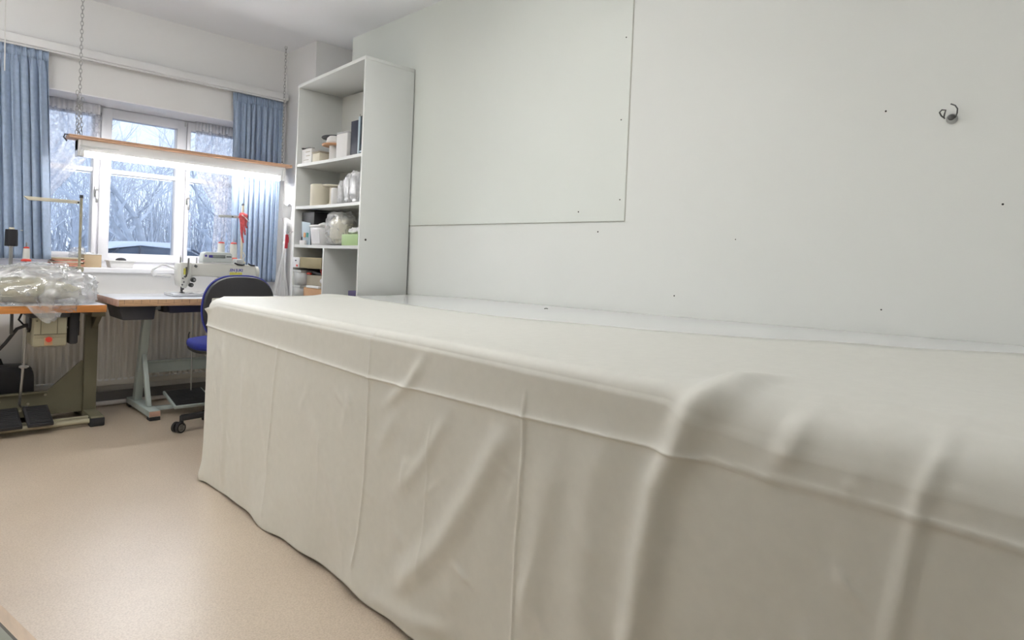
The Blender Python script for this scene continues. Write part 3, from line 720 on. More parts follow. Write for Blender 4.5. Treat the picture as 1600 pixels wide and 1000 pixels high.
# plastic bag over the left machine
bag = thing('plastic_bag', (.70,5.02,TZ), 'crumpled clear plastic bag over the covered left sewing machine', 'bag')
def bagf(c, R, sz, amp, seed, zmin, boxy=1.0, over=None, ridge=0.0):
    def f(u, v):
        th = 2*PI*u; ph = PI*(v-.5); d = V((math.cos(ph)*math.cos(th), math.cos(ph)*math.sin(th), math.sin(ph)))
        n = mnoise.noise(d*1.7 + V((seed,0,0)))*.5 + abs(mnoise.noise(d*3.4 + V((0,seed,0))))*.55 + abs(mnoise.noise(d*7+V((0,0,seed))))*.18 + ridge*(1-abs(mnoise.noise(d*3.1+V((seed,seed,1)))))**7
        k = 1 + amp*(n-.3)
        g = lambda t: math.copysign(abs(t)**boxy, t)
        p = V((c[0]+R[0]*g(d.x)*k, c[1]+R[1]*g(d.y)*k, c[2]+(R[2] if d.z > 0 else sz)*g(d.z)*k)); zf = zmin + .004*(1+n)
        if over and p.y < over: zf -= .13*math.exp(-((p.x-.80)/.13)**4)*sm(over, over-.03, p.y)
        p.z = max(p.z, zf)
        if over and p.y < over: p.z -= .10*math.exp(-((p.x-.80)/.14)**4)*sm(over, over-.05, p.y)*sm(zmin+.17, zmin+.01, p.z)
        return p
    return f
obj('film', B().grid(110, 56, bagf((.685,4.960,.905), (.335,.225,.150), .21, .20, 3.1, TZ+.002, .9, 4.785, .55), wrapu=True), 'plastic_film', bag, angle=50)
fb = B().grid(60, 30, bagf((.66,5.03,.87), (.285,.17,.10), .065, .2, 8.2, TZ+.003), wrapu=True)
tag(obj('folded_cover', fb, 'beige_fabric'), 'beige cover wrapped round the left machine inside the plastic bag', 'cover')
# dark bag on the floor
fb = B().prism([(.20,.012),(.735,.012),(.752,.05),(.745,.33),(.72,.372),(.22,.392),(.19,.36)], 'y', 5.24, 5.40, .03)
kb = obj('black_bag', fb, 'black_plastic'); tag(kb, 'black bag standing on the floor under the left sewing table', 'bag')
hb = obj('handle', B().tube([(.42,5.32,.385), (.43,5.31,.415), (.50,5.31,.425), (.57,5.31,.412), (.58,5.32,.375)], .009, 8), 'black_rubber', kb)
# ------------------------------------------------------------------ right sewing machine table (grey-green frame)
t2 = thing('sewing_table', (1.70,5.08,0), 'sewing machine table with ruled orange edge on a pale grey-green frame', 'table')
AX, AY0, AYB, AZ = 1.105, 4.76, 5.36, .84
b = B().prism([(AX,AY0),(2.30,AY0),(2.30,AYB),(AX,AYB)], 'z', AZ-.045, AZ, .002); tb = obj('tabletop', b, 'work_top', t2)
b = B().box((AX+.004,AY0-.004,AZ-.046), (2.302,AY0+.002,AZ-.002), .001); ed = obj('edge_band', b, 'wood_edge', tb); b = B().box((AX-.004,AY0-.003,AZ-.046), (AX+.002,AYB,AZ-.002), .001); obj('edge_band', b, 'wood_edge_worn', tb)
b = B()
for i in range(24): b.box((1.14+i*.05,AY0-.0052,AZ-(.022 if i % 2 else .032)), (1.1415+i*.05,AY0-.0035,AZ-.004))
obj('ruler_marks', b, 'dark_wood', ed, smooth=False)
for x in (1.365, 2.16):
    b = B().bar((x,5.06,AZ-.05), (x,5.27,.05), .062, .05, .004, up=(1,0,0)); b.box((x-.035,4.90,AZ-.085), (x+.035,5.30,AZ-.045), .003); lg = obj('leg', b, 'green_grey', t2)
    b = B().bar((x+.004,5.175,.46), (x+.004,4.985,.06), .04, .03, .003, up=(1,0,0)); obj('brace', b, 'green_grey', lg)
    ft = obj('foot', B().box((x-.036,4.83,.022), (x+.036,5.40,.066), .004), 'green_grey', t2)
    for y in (4.855, 5.37): obj('rubber_pad', B().box((x-.034,y-.035,0), (x+.034,y+.035,.024), .003), 'black_rubber', ft)
    obj('worn_end', B().box((x-.034,4.8275,.026), (x+.034,4.8315,.062)), 'wood_edge_worn', ft)
b = B().box((1.385,5.215,.262), (2.14,5.235,.352), .003); b.box((1.385,5.195,.345), (2.14,5.237,.353), .002); obj('cross_plate', b, 'green_grey', t2)
b = B().box((1.39,4.965,.035), (2.14,5.005,.062), .003); obj('pedal_rail', b, 'green_grey', t2)
pedal(1.635, .27, 4.86, .062, 5.14, .125, 'green_grey', t2); 
b = B().tube([(1.672,5.08,AZ-.05), (1.676,5.09,.45), (1.680,5.09,.12)], .005, 8); obj('treadle_rod', b, 'steel', t2)
b = B().tube([(1.655,5.085,.57), (1.648,5.085,.55), (1.648,5.085,.47), (1.656,5.085,.45)], .005, 6); b.box((1.65,5.08,.44), (1.672,5.095,.46), .003); obj('rod_joint', b, 'dark_steel', t2)
# drawers hung under the top
b = B().prism([(1.125,AZ-.046),(1.352,AZ-.046),(1.342,AZ-.145),(1.150,AZ-.145)], 'y', 4.83, 5.16, .008); dr = obj('drawer', b, 'dark_grey', t2); obj('drawer_rim', B().box((1.12,4.822,AZ-.058), (1.357,5.17,AZ-.046), .003), 'dark_grey', dr)
b = B().prism([(1.435,AZ-.046),(1.90,AZ-.046),(1.90,AZ-.10),(1.45,AZ-.108)], 'y', 4.87, 5.20, .008); obj('drip_pan', b, 'dark_blue_plastic', t2); obj('pan_bracket', B().box((1.408,4.86,AZ-.10), (1.437,5.0,AZ-.046), .004), 'black_plastic', t2)
# ---- sewing machine on it
m2 = thing('sewing_machine', (1.85,5.10,AZ), 'white industrial sewing machine standing on the table by the window', 'sewing machine')
MY0, MY1 = 5.03, 5.17
b = B().prism([(1.555,1.082),(2.085,1.084),(2.112,1.076),(2.120,1.055),(2.120,.86),(1.905,.86),(1.905,.93),(1.890,.962),(1.855,.981),(1.72,.988),(1.640,.988),(1.628,.945),(1.602,.908),(1.568,.908),(1.556,.96)], 'y', MY0, MY1, .012)
bd = obj('arm', b, 'machine_white', m2)
b = B().box((1.50,4.985,AZ+.001), (2.13,5.20,AZ+.022), .006); obj('bed', b, 'machine_bed', m2)
b = B().prism([(1.557,1.086),(1.632,1.086),(1.632,.985),(1.622,.935),(1.600,.900),(1.572,.900),(1.560,.95)], 'y', MY0-.014, MY0+.01, .006); fp = obj('face_plate', b, 'machine_white', m2)
b = B().prism([(1.590,1.055),(1.600,1.055),(1.600,.985),(1.585,.975),(1.590,.985)], 'y', MY0-.019, MY0-.011); obj('take_up_slot', b, 'dark_steel', fp)
b = B().tube([(1.600,MY0-.018,1.0), (1.604,MY0-.022,1.06), (1.606,MY0-.018,1.115), (1.612,MY0-.005,1.12), (1.614,MY0,1.085)], .0055, 8); obj('take_up_lever', b, 'steel', fp)
b = B().box((1.576,MY0-.018,1.00), (1.592,MY0-.013,1.045)); obj('caution_sticker', b, 'yellow_label', fp, smooth=False)
for x, z in ((1.572,.972), (1.580,.945), (1.570,.925), (1.585,.985)): obj('screw', B().cyl((x,MY0-.011,z), (x,MY0-.019,z), .0055, n=10), 'dark_steel', fp)
for x, z, r in ((1.642,.962,.018), (1.628,.924,.016)):
    d = obj('tension_dial', B().cyl((x,MY0-.01,z), (x,MY0-.03,z), r, n=20).cyl((x,MY0-.03,z), (x,MY0-.044,z), r*.62, n=16), 'dark_steel', m2); obj('dial_nut', B().cyl((x,MY0-.044,z), (x,MY0-.05,z), r*.4, n=12), 'steel', d)
b = B().cyl((1.588,5.07,.91), (1.588,5.07,.885), .012, n=14); b.cyl((1.588,5.07,.89), (1.588,5.07,.862), .004, n=8); b.box((1.578,5.06,.885), (1.598,5.08,.90), .002); obj('needle_bar', b, 'dark_steel', m2)
b = B().cyl((1.586,5.085,.912), (1.586,5.085,.872), .006, n=10); b.box((1.576,5.05,.863), (1.594,5.09,.871), .002); b.box((1.57,5.035,.8625), (1.60,5.055,.866), .001); obj('presser_foot', b, 'dark_steel', m2)
for x, h in ((1.579,.045), (1.692,.045)): obj('thread_guide', B().cyl((x,5.10,1.08), (x,5.10,1.08+h), .0045, n=10), 'steel', m2)
b = B().cyl((1.655,5.025,1.068), (1.668,5.018,1.058), .009, n=12); obj('oil_sight', b, 'dark_steel', m2)
obj('handwheel', B().cyl((2.118,5.10,1.02), (2.150,5.10,1.02), .052, n=28), 'machine_white', m2)
b = B().tube([(1.80,MY0-.004,.968), (1.86,MY0-.006,.962), (1.90,MY0-.006,.945), (1.915,MY0-.004,.92)], .003, 6); obj('seam_line', b, 'grey_plastic', bd)
# label on the arm: blue lettering over a yellow strip
b = B().box((1.905,MY0-.0028,.985), (2.010,MY0+.001,1.052)); lb = obj('label', b, 'machine_white', m2, smooth=False)
def text(s, size, loc, m, parent, name='lettering'):
    cu = bpy.data.curves.new('tmp', 'FONT'); cu.body = s; cu.size = size; cu.extrude = .0004; cu.offset = size*.03
    ob = bpy.data.objects.new('tmp', cu); COL.objects.link(ob); dg = bpy.context.evaluated_depsgraph_get()
    me = bpy.data.meshes.new_from_object(ob.evaluated_get(dg)); bpy.data.objects.remove(ob)
    bm = bmesh.new(); bm.from_mesh(me); bmesh.ops.transform(bm, matrix=Matrix.Translation(V(loc)) @ Matrix.Rotation(PI/2, 4, 'X'), verts=bm.verts)
    bb = B(); bb.bm.free(); bb.bm = bm; return obj(name, bb, m, parent, smooth=False)
text('.EN JUKI', .0285, (1.906,MY0-.0032,1.029), 'blue_print', lb)
b = B().box((1.910,MY0-.0036,.996), (2.004,MY0-.002,1.022)); obj('yellow_strip', b, 'yellow_label', lb, smooth=False)
# control box on the arm
b = B().prism([(1.712,1.098),(1.722,1.16),(1.74,1.172),(1.915,1.172),(1.932,1.158),(1.938,1.10),(1.925,1.092),(1.72,1.092)], 'y', 5.045, 5.13, .006); cb = obj('control_box', b, 'panel_grey', m2)
b = B().box((1.772,5.041,1.128), (1.880,5.047,1.150), .001); obj('display', b, 'display', cb)
obj('blue_badge', B().cyl((1.738,5.047,1.142), (1.738,5.041,1.142), .0085, n=20), 'blue_print', cb); obj('blue_print', B().box((1.758,5.040,1.129), (1.786,5.0412,1.149)), 'blue_print', cb, smooth=False)
for i in range(3): obj('button', B().box((1.888+i*.013,5.041,1.135), (1.898+i*.013,5.048,1.144), .001), 'dark_grey', cb)
b = B().box((1.72,5.05,1.082), (1.96,5.14,1.094), .003); b.tube([(1.78,5.04,1.094), (1.80,5.035,1.088), (1.86,5.036,1.09), (1.93,5.036,1.086)], .004, 6); obj('box_mount', b, 'white_enamel', m2)
b = B().box((1.965,5.045,1.085), (2.02,5.13,1.125), .008); obj('bobbin_winder', b, 'grey_plastic', m2)
b = B().tube([(1.945,5.03,1.094), (1.965,5.025,1.084), (2.0,5.025,1.08), (2.02,5.03,1.084)], .006, 8); obj('winder_lever', b, 'black_plastic', m2); obj('winder_lever', B().tube([(2.05,5.03,1.092), (2.07,5.025,1.080), (2.10,5.03,1.078)], .006, 8), 'black_plastic', m2)
# gooseneck machine lamp left of the head
b = B().tube([(1.557,5.10,1.032), (1.53,5.10,1.042), (1.49,5.11,1.060), (1.462,5.12,1.066), (1.43,5.12,1.046), (1.402,5.12,1.030), (1.395,5.12,1.005), (1.41,5.12,.985)], .0075, 8); obj('gooseneck', b, 'white_enamel', m2)
b = B().cbox((1.462,5.115,.985), (.12,.045,.024), roty(.05), .010); lh = obj('lamp_head', b, 'white_enamel', m2); obj('diffuser', B().cbox((1.462,5.091,.985), (.085,.004,.012), roty(.05), .001), 'paper', lh)
# cloth under the needle
def scrap(u, v): return (1.60+.14*u+.02*v, 5.0+.07*v, AZ+.024+.010*math.sin(PI*u)*math.sin(PI*v)+.003*math.sin(9*u+4*v))
o = obj('fabric_scrap', B().grid(24, 12, scrap), 'white_fabric', None, angle=180, solid=.002); tag(o, 'small white fabric scrap lying by the needle of the machine', 'fabric')
# thread stand of the right machine
st = thing('thread_stand', (2.07,5.22,AZ), 'white thread stand tied with a red rag at the right of the machine', 'thread stand')
obj('rod', B().cyl((2.078,5.24,AZ), (2.078,5.24,1.555), .010, n=12), 'cream', st); obj('rod_cap', B().sphere((2.078,5.24,1.562), .012, 12), 'dark_blue_plastic', st)
b = B().prism([(1.885,1.468),(2.075,1.472),(2.075,1.452),(1.892,1.446)], 'y', 5.225, 5.25, .002); obj('guide_arm', b, 'grey_plastic', st); obj('arm_screw', B().cyl((1.99,5.225,1.459), (1.99,5.216,1.459), .006, n=10), 'dark_steel', st)
b = B().box((1.88,5.20,1.088), (2.10,5.26,1.104), .003); b.tube([(2.06,5.22,1.05), (2.09,5.21,1.08), (2.085,5.21,1.13), (2.10,5.22,1.15), (2.085,5.22,1.18)], .004, 6); obj('spool_bracket', b, 'cream', st)
for x in (1.915, 2.01): obj('spool_pin', B().cyl((x,5.23,1.10), (x,5.23,1.285), .0035, n=8), 'steel', st)
for x, l, fl2 in ((1.915, 'white thread cone with a red top behind the control box', False), (2.01, 'white thread spool on red flange beside the thread stand rod', True)):
    z0 = 1.105; sp = thing('thread_spool', (x,5.23,z0), l, 'thread spool')
    obj('thread', B().lathe((x,5.23,z0+.012), [(.0,0),(.029,0),(.029,.004),(.025,.125),(0,.127)]), 'thread_white', sp)
    obj('flange', B().lathe((x,5.23,z0+.138), [(0,0),(.023,0),(.023,.006),(.015,.012),(0,.012)]), 'red_plastic', sp); obj('flange', B().lathe((x,5.23,z0), [(0,0),(.036,0),(.037,.010),(.028,.030),(0,.030)]), 'red_plastic' if fl2 else 'thread_white', sp)
b = B().grid(30, 18, lambda u, v: V((2.074,5.222,1.468)) + V((math.cos(2*PI*u)*math.sin(PI*v)*.034, math.sin(2*PI*u)*math.sin(PI*v)*.024, math.cos(PI*v)*.026))*(1+.35*nz(3*math.cos(2*PI*u), 3*math.sin(2*PI*u), 4*v)), wrapu=True)
for x0, x1, z1, w0, w1, yy in ((2.050,2.072,1.255,.016,.006,5.205), (2.066,2.080,1.345,.015,.008,5.198), (2.092,2.100,1.375,.014,.007,5.215), (2.080,2.094,1.32,.012,.005,5.225)):
    b.grid(10, 14, lambda u, v: (x0+(x1-x0)*v + (w0+(w1-w0)*v)*math.cos(2*PI*u) + .004*math.sin(7*v), yy + .007*math.sin(2*PI*u)+.004*math.sin(5*v), 1.465+(z1-1.465)*v), wrapu=True)
rg = obj('red_rag', b, 'red_fabric', None); tag(rg, 'red rag tied round the white thread stand rod', 'rag')
obj('rag_tie', B().tube([(2.055,5.198,1.478), (2.085,5.196,1.455), (2.112,5.20,1.43)], .004, 6), 'white_fabric', rg)

# ------------------------------------------------------------------ office chair
ch = local('office_chair', 'black and blue swivel chair standing between the machine and the draped table', 'chair')
b = B(); 
for k in range(5):
    a = math.radians(30) + k*2*PI/5; d = V((math.cos(a), math.sin(a), 0))
    b.bar(d*.02+V((0,0,.115)), d*.265+V((0,0,.092)), .05, .034, .008); b.cyl(d*.26+V((0,0,.105)), d*.26+V((0,0,.06)), .013, n=10)
b.cyl((0,0,.075), (0,0,.15), .042, n=20); obj('star_base', b, 'nylon_black', ch)
for k in range(5):
    a = math.radians(30) + k*2*PI/5; d = V((math.cos(a), math.sin(a), 0)); p = d*.265; ax = V((-d.y, d.x, 0)); 
    ax = (ax*.8 + d*.6*(1 if k % 2 else -1)).normalized(); b = B(); of = V((ax.y,-ax.x,0))*.016
    for s in (-1, 1): b.cyl(p+of+ax*(.008*s)+V((0,0,.034)), p+of+ax*(.027*s)+V((0,0,.034)), .034, n=22)
    b.cbox(p+of*.4+V((0,0,.054)), (.05,.05,.018), None, .007); c = obj('caster', b, 'nylon_black', ch)
    b = B()
    for s in (-1, 1): b.lathe(p+of+ax*(.027*s)+V((0,0,.034)), [(.024,0),(.024,.0015),(.018,.0015),(.018,0)], 20, ax*s)
    obj('wheel_ring', b, 'steel', c)
b = B().cyl((0,0,.15), (0,0,.30), .026, n=18); b.cyl((0,0,.28), (0,0,.50), .016, n=16); obj('gas_lift', b, 'dark_steel', ch); obj('lift_sleeve', B().cyl((0,0,.16), (0,0,.245), .030, n=18), 'grey_plastic', ch)
b = B().cbox((0,.0,.505), (.20,.26,.04), None, .012); b.tube([(.08,.02,.50), (.20,.03,.50), (.27,.03,.505)], .008); obj('mechanism', b, 'nylon_black', ch)
def pad(cx, cy, cz, wx, wy, h, crown, n=30):
    def f(u, v):
        a = 2*PI*u; sx = abs(math.cos(a))**.62*math.copysign(1, math.cos(a)); sy = abs(math.sin(a))**.62*math.copysign(1, math.sin(a))
        # v 0..1 : bottom centre -> rim -> top centre
        if v < .35: k = v/.35; r = k; z = 0
        elif v < .6: k = (v-.35)/.25; r = 1 + .03*math.sin(PI*k); z = h*k
        else: k = (v-.6)/.4; r = 1-k; z = h + crown*(1-(1-k)**3)
        return (cx + wx/2*sx*r, cy + wy/2*sy*r, cz + z - .02*max(0, sy*r-.6))
    return B().grid(48, 24, f, wrapu=True)
obj('seat_shell', pad(0,.02,.525,.44,.45,.030,.0), 'nylon_black', ch, angle=60); obj('seat', pad(0,.02,.545,.45,.46,.045,.022), 'chair_blue', ch, angle=60)
# backrest: rounded slab, slightly curved about the sitter
def backf(off, th, w, h0, h1, grow=0):
    def f(u, v):
        a = 2*PI*u; c, s = math.cos(a), math.sin(a); e = .72 if s > 0 else .5
        x = (w/2+grow)*abs(c)**.7*math.copysign(1, c)*(1 if s > 0 else 1-.10*abs(s)); zz = abs(s)**.8*math.copysign(1, s)
        r = {0: 0}.get(v, 1)
        if v < .4: k = v/.4; rr = k; t = 0
        elif v < .6: k = (v-.4)/.2; rr = 1+.025*math.sin(PI*k); t = k
        else: k = (v-.6)/.4; rr = 1-k; t = 1
        X = x*rr; Z = (h0+h1)/2 + (h1-h0+2*grow)/2*zz*rr
        bulge = .012*(1-rr*rr)
        Y = off - th/2 + t*th + (bulge if t == 1 else -bulge if t == 0 else 0) + .42*X*X*.5 - .10*(Z-.62)*(1) *.5
        return (X, Y, Z)
    return f
obj('backrest', B().grid(56, 21, backf(-.245, .05, .42, .60, 1.02), wrapu=True), 'chair_black', ch, angle=60)
obj('back_cushion', B().grid(56, 21, backf(-.205, .045, .415, .605, 1.015), wrapu=True), 'chair_blue', ch, angle=60)
def ring(u, v):
    a = 2*PI*u; p = V(backf(-.222, 0, .42, .60, 1.02, .002)(u, .5)); q = 2*PI*v
    return p + V((.007*math.cos(q)*math.cos(a), .007*math.sin(q), .007*math.cos(q)*math.sin(a)))
obj('edge_piping', B().grid(56, 9, ring, wrapu=True), 'chair_blue_trim', ch, angle=80)
b = B().bar((0,-.12,.50), (0,-.27,.53), .07, .014, .004); b.bar((0,-.265,.515), (0,-.272,.80), .07, .014, .004); b.cbox((0,-.262,.70), (.16,.03,.18), None, .012); obj('back_bar', b, 'nylon_black', ch)
ch.location = (1.665,4.375,0); ch.rotation_euler = (0,0,math.radians(-6))
# ------------------------------------------------------------------ bookcase
bc = thing('bookcase', (2.49,4.285,0), 'tall white open bookcase standing against the right wall by the corner', 'bookcase')
BX0, BX1, BY0, BY1 = 2.287, 2.684, 3.80, 4.775
b = B().box((BX0,BY0,0), (BX1,BY0+.018,2.5065), .0015); obj('side_panel', b, 'shelf_laminate', bc)
b = B().box((BX0,BY1-.018,0), (BX1,BY1,2.4705), .0015); obj('side_panel', b, 'shelf_laminate', bc)
b = B().prism([(BY0,2.531),(BY1,2.494),(BY1,2.470),(BY0,2.507)], 'x', BX0-.001, BX1, .0015); obj('top_panel', b, 'shelf_laminate', bc)
def shelf(z, th=.022, y0=BY0+.018, y1=BY1-.018, sag=.004):
    b = B().grid(24, 2, lambda u, v: (BX0+.004+(BX1-.03-BX0)*v, y0+(y1-y0)*u, z-sag*math.sin(PI*u)))
    g = bmesh.ops.extrude_face_region(b.bm, geom=b.bm.faces[:]); vs = [e for e in g['geom'] if isinstance(e, bmesh.types.BMVert)]
    bmesh.ops.translate(b.bm, verts=vs, vec=(0,0,-th)); bmesh.ops.recalc_face_normals(b.bm, faces=b.bm.faces[:]); return obj('shelf', b, 'shelf_laminate', bc)
for z in (1.880, 1.553, 1.258, .842): shelf(z)
shelf(.09)
obj('back_panel', B().box((BX1-.024,BY0+.018,.07), (BX1-.018,BY1-.018,2.472)), 'shelf_inner', bc)
b = B().box((BX0+.004,4.285,.85), (BX1-.024,4.303,1.236), .001); obj('divider', b, 'shelf_laminate', bc)
obj('rail_slot', B().box((BX1-.0255,4.47,2.02), (BX1-.0235,4.475,2.30)), 'dark_wood', bc)
b = B().cyl((2.40,BY0-.001,1.352), (2.40,BY0+.003,1.352), .006, n=12); obj('shelf_hole', b, 'nail', bc) if False else None
obj('screw', B().lathe((2.335,BY0-.0005,1.298), [(0,.004),(.006,.003),(.0075,0)], 14, (0,-1,0)), 'nail', bc)
S1, S2, S3, S4 = 1.8785, 1.5515, 1.2565, .8405
def lone(name, b, m, label, cat, **kw): return tag(obj(name, b, m, None, **kw), label, cat)
# top shelf
o = lone('carton', B().box((2.315,4.575,S1), (2.42,4.735,1.992), .003), 'white_box', 'small white carton at the left end of the top shelf', 'box')
obj('print_lines', B().box((2.3135,4.60,1.965), (2.3155,4.67,1.970)).box((2.3135,4.60,1.935), (2.3155,4.66,1.940)).box((2.3135,4.62,1.905), (2.3155,4.70,1.909)), 'cardboard_grey', o, smooth=False)
o = lone('scoop', B().lathe((2.33,4.735,1.992), [(.0,.0),(.012,.003),(.018,.014),(.0155,.015),(.010,.006),(0,.004)], 18).tube([(2.33,4.72,2.004),(2.34,4.66,2.006),(2.36,4.62,2.001)], .003, 6), 'dark_steel', 'dark little scoop lying on the small white carton', 'scoop')
o = lone('storage_tray', B().box((2.315,4.447,S1), (2.42,4.560,1.946), .004), 'cream', 'low cream box beside the small white carton, top shelf', 'box'); obj('lid', B().box((2.311,4.443,1.9465), (2.423,4.564,1.958), .003), 'cardboard_grey', o)
def spool(x, y, z0, prof_f, hub_r, h, r, m_hub, m_f, label):
    s = thing('reel', (x,y,z0), label, 'reel'); obj('core', B().lathe((x,y,z0+.008), [(hub_r*1.15,0),(hub_r,.02),(hub_r,h-.03),(hub_r*1.1,h-.016)], 28), m_hub, s)
    obj('flange', B().lathe((x,y,z0), [(0,0),(hub_r*1.5,0),(hub_r*1.5,.007),(0,.007)], 28), m_hub, s); obj('flange', B().lathe((x,y,z0+h-.016), [(0,0),(r*.96,0),(r,.006),(r*.96,.013),(0,.013)], 32), m_f, s); return s
spool(2.50, 4.50, S1, None, .05, .2135, .132, 'grey_plastic', 'dark_grey', 'wide reel with a dark top disc at the back of the top shelf')
spool(2.40, 4.375, S1, None, .042, .132, .098, 'white_box', 'spool_orange', 'reel with an orange-brown top disc on the top shelf')
o = lone('bobbin', B().lathe((2.39,4.372,2.011), [(.0,0),(.052,0),(.058,.012),(.052,.040),(.035,.056),(0,.060)], 28), 'white_box', 'white bobbin standing on the orange-brown disc of a reel', 'bobbin')
o = lone('tall_carton', B().box((2.32,4.065,S1), (2.43,4.215,2.052), .003), 'white_box', 'tall white carton with open flap left of the blue binder', 'box'); obj('flap', B().cbox((2.375,4.14,2.058), (.11,.15,.003), roty(.07), .001), 'paper', o)
o = lone('binder', B().box((2.335,3.918,S1), (2.60,4.045,2.128), .004), 'binder_blue', 'dark blue binder on the top shelf', 'binder')
o = lone('plastic_case', B().box((2.318,3.83,S1), (2.60,3.90,2.145), .006), 'binder_glass', 'glossy dark case standing by the bookcase side on the top shelf', 'case'); obj('edge_strip', B().box((2.312,3.893,S1+.003), (2.33,3.912,2.14), .003).box((2.314,3.84,S1+.015), (2.33,3.89,S1+.026), .002), 'pale_blue', o)
# second shelf
o = lone('thread_roll', B().lathe((2.385,4.525,S2), [(0,0),(.082,0),(.084,.006),(.084,.158),(.078,.164),(.03,.164),(.03,.12),(0,.12)], 32), 'cream', 'big cream thread roll on the second shelf', 'roll')
spool(2.50, 4.40, S2, None, .03, .125, .075, 'cream', 'cream', 'small cream reel behind the big cream roll, second shelf')
spool(2.372, 4.315, S2, None, .032, .150, .084, 'cream', 'cream', 'cream reel with a wide disc in the middle of the second shelf')
o = lone('thread_roll', B().lathe((2.345,4.225,S2), [(0,0),(.040,0),(.041,.004),(.041,.112),(.036,.118),(0,.118)], 24), 'white_box', 'small white roll beside the plastic bags, second shelf', 'roll')
def sack(name, c, R, sz, label, m, seed, zmin, amp=.25, boxy=.6):
    o = obj(name, B().grid(64, 34, bagf(c, R, sz, amp, seed, zmin, boxy), wrapu=True), m, None, angle=55); return tag(o, label, 'bag')
sack('plastic_bag', (2.365,4.142,1.635), (.05,.030,.085), .09, 'short clear plastic bag right of the small white roll, second shelf', 'shelf_film', 1.7, S2+.001, .35, .45)
sack('plastic_bag', (2.38,4.055,1.655), (.06,.044,.112), .105, 'tall clear plastic bag of white material in the middle of three bags, second shelf', 'shelf_film', 3.7, S2+.001, .35, .45)
sack('plastic_bag', (2.37,3.93,1.66), (.07,.068,.118), .11, 'tall clear plastic bag beside the bookcase side, second shelf', 'shelf_film', 5.2, S2+.001, .32, .45)
lone('white_pack', B().cbox((2.565,4.01,S2+.116), (.15,.2,.23), None, .012), 'white_box', 'white pack standing behind the clear plastic bags, second shelf', 'pack')
# third shelf
o = lone('folder', B().cbox((2.44,4.645,S3+.127), (.20,.20,.252), None, .004), 'black_plastic', 'black folder box at the left end of the third shelf', 'folder')
o = obj('booklet', B().cbox((2.320,4.625,S3+.087), (.006,.135,.172), rotx(.10) @ roty(-.08), .001), 'pale_blue', None); tag(o, 'pale booklet with orange and green print leaning on the black folder', 'booklet')
obj('print_patch', B().cbox((2.3155,4.64,S3+.075), (.002,.03,.035), rotx(.10), 0), 'orange_print', o); obj('print_patch', B().cbox((2.3155,4.595,S3+.075), (.002,.03,.035), rotx(.10), 0), 'teal', o); obj('spine_strip', B().cbox((2.3225,4.69,S3+.088), (.006,.02,.17), rotx(.10), 0), 'binder_blue', o)  # two print patches and a dark blue strip along the spine
o = lone('card_box', B().box((2.291,4.585,S3), (2.307,4.675,S3+.034), .003), 'white_box', 'little white card box under the booklet on the third shelf', 'box')
def bin_(y0, y1, x0, x1, z0, h, taper, m, label):
    o = thing('plastic_bin', ((x0+x1)/2,(y0+y1)/2,z0), label, 'bin'); t = taper
    b = B().grid(4, 2, lambda u, v: [(x0+t*(1-v),y0+t*(1-v),z0+h*v),(x1-t*(1-v),y0+t*(1-v),z0+h*v),(x1-t*(1-v),y1-t*(1-v),z0+h*v),(x0+t*(1-v),y1-t*(1-v),z0+h*v)][int(round(u*4)) % 4], wrapu=True)
    b.box((x0+t,y0+t,z0), (x1-t,y1-t,z0+.006)); obj('tub', b, m, o, angle=20, solid=.003)
    b = B().box((x0-.005,y0-.005,z0+h-.016), (x0+.004,y1+.005,z0+h), .002).box((x1-.004,y0-.005,z0+h-.016), (x1+.005,y1+.005,z0+h), .002).box((x0-.005,y0-.005,z0+h-.016), (x1+.005,y0+.004,z0+h), .002).box((x0-.005,y1-.004,z0+h-.016), (x1+.005,y1+.005,z0+h), .002); obj('rim', b, m, o); return o
o = bin_(4.370, 4.535, 2.305, 2.50, S3, .150, .012, 'paper', 'white plastic bin with a white label on the third shelf'); obj('label_card', B().cbox((2.307,4.44,S3+.062), (.002,.11,.10), roty(-.08), 0), 'label_white', o)
lone('fabric_bundle', B().grid(36, 20, bagf((2.40,4.46,S3+.125), (.08,.085,.05), .03, .3, 6.1, S3+.09), wrapu=True), 'white_fabric', 'white fabric bundle heaped in the white plastic bin', 'fabric', angle=60)
sack('plastic_bag', (2.38,4.212,S3+.115), (.085,.132,.135), .12, 'clear plastic bag full of cream fabric in the middle of the third shelf', 'clear_film', 9.4, S3+.001, .22)
lone('fabric_bundle', B().grid(44, 24, bagf((2.385,4.20,S3+.105), (.072,.110,.105), .10, .25, 4.4, S3+.004, .7), wrapu=True), 'cream', 'cream fabric folded inside the clear bag on the third shelf', 'fabric', angle=60)
lone('fabric_pile', B().grid(40, 22, bagf((2.58,4.02,S3+.11), (.07,.17,.12), .11, .25, 7.7, S3+.002), wrapu=True), 'cardboard_grey', 'grey-beige fabric pile at the back of the third shelf', 'fabric', angle=60)
o = lone('green_box', B().box((2.30,3.845,S3), (2.44,4.055,S3+.078), .003), 'green_card', 'light green card box by the bookcase side on the third shelf', 'box')
lone('tissue', B().grid(40, 22, bagf((2.37,3.98,S3+.098), (.05,.065,.035), .022, .5, 2.2, S3+.079), wrapu=True), 'paper', 'crumpled white tissue on the light green box', 'tissue', angle=50)
lone('paper_bundle', B().grid(40, 22, bagf((2.37,3.875,S3+.105), (.05,.045,.055), .030, .4, 3.9, S3+.0795), wrapu=True), 'paper', 'white paper bundle leaning by the bookcase side on the light green box', 'paper', angle=50)
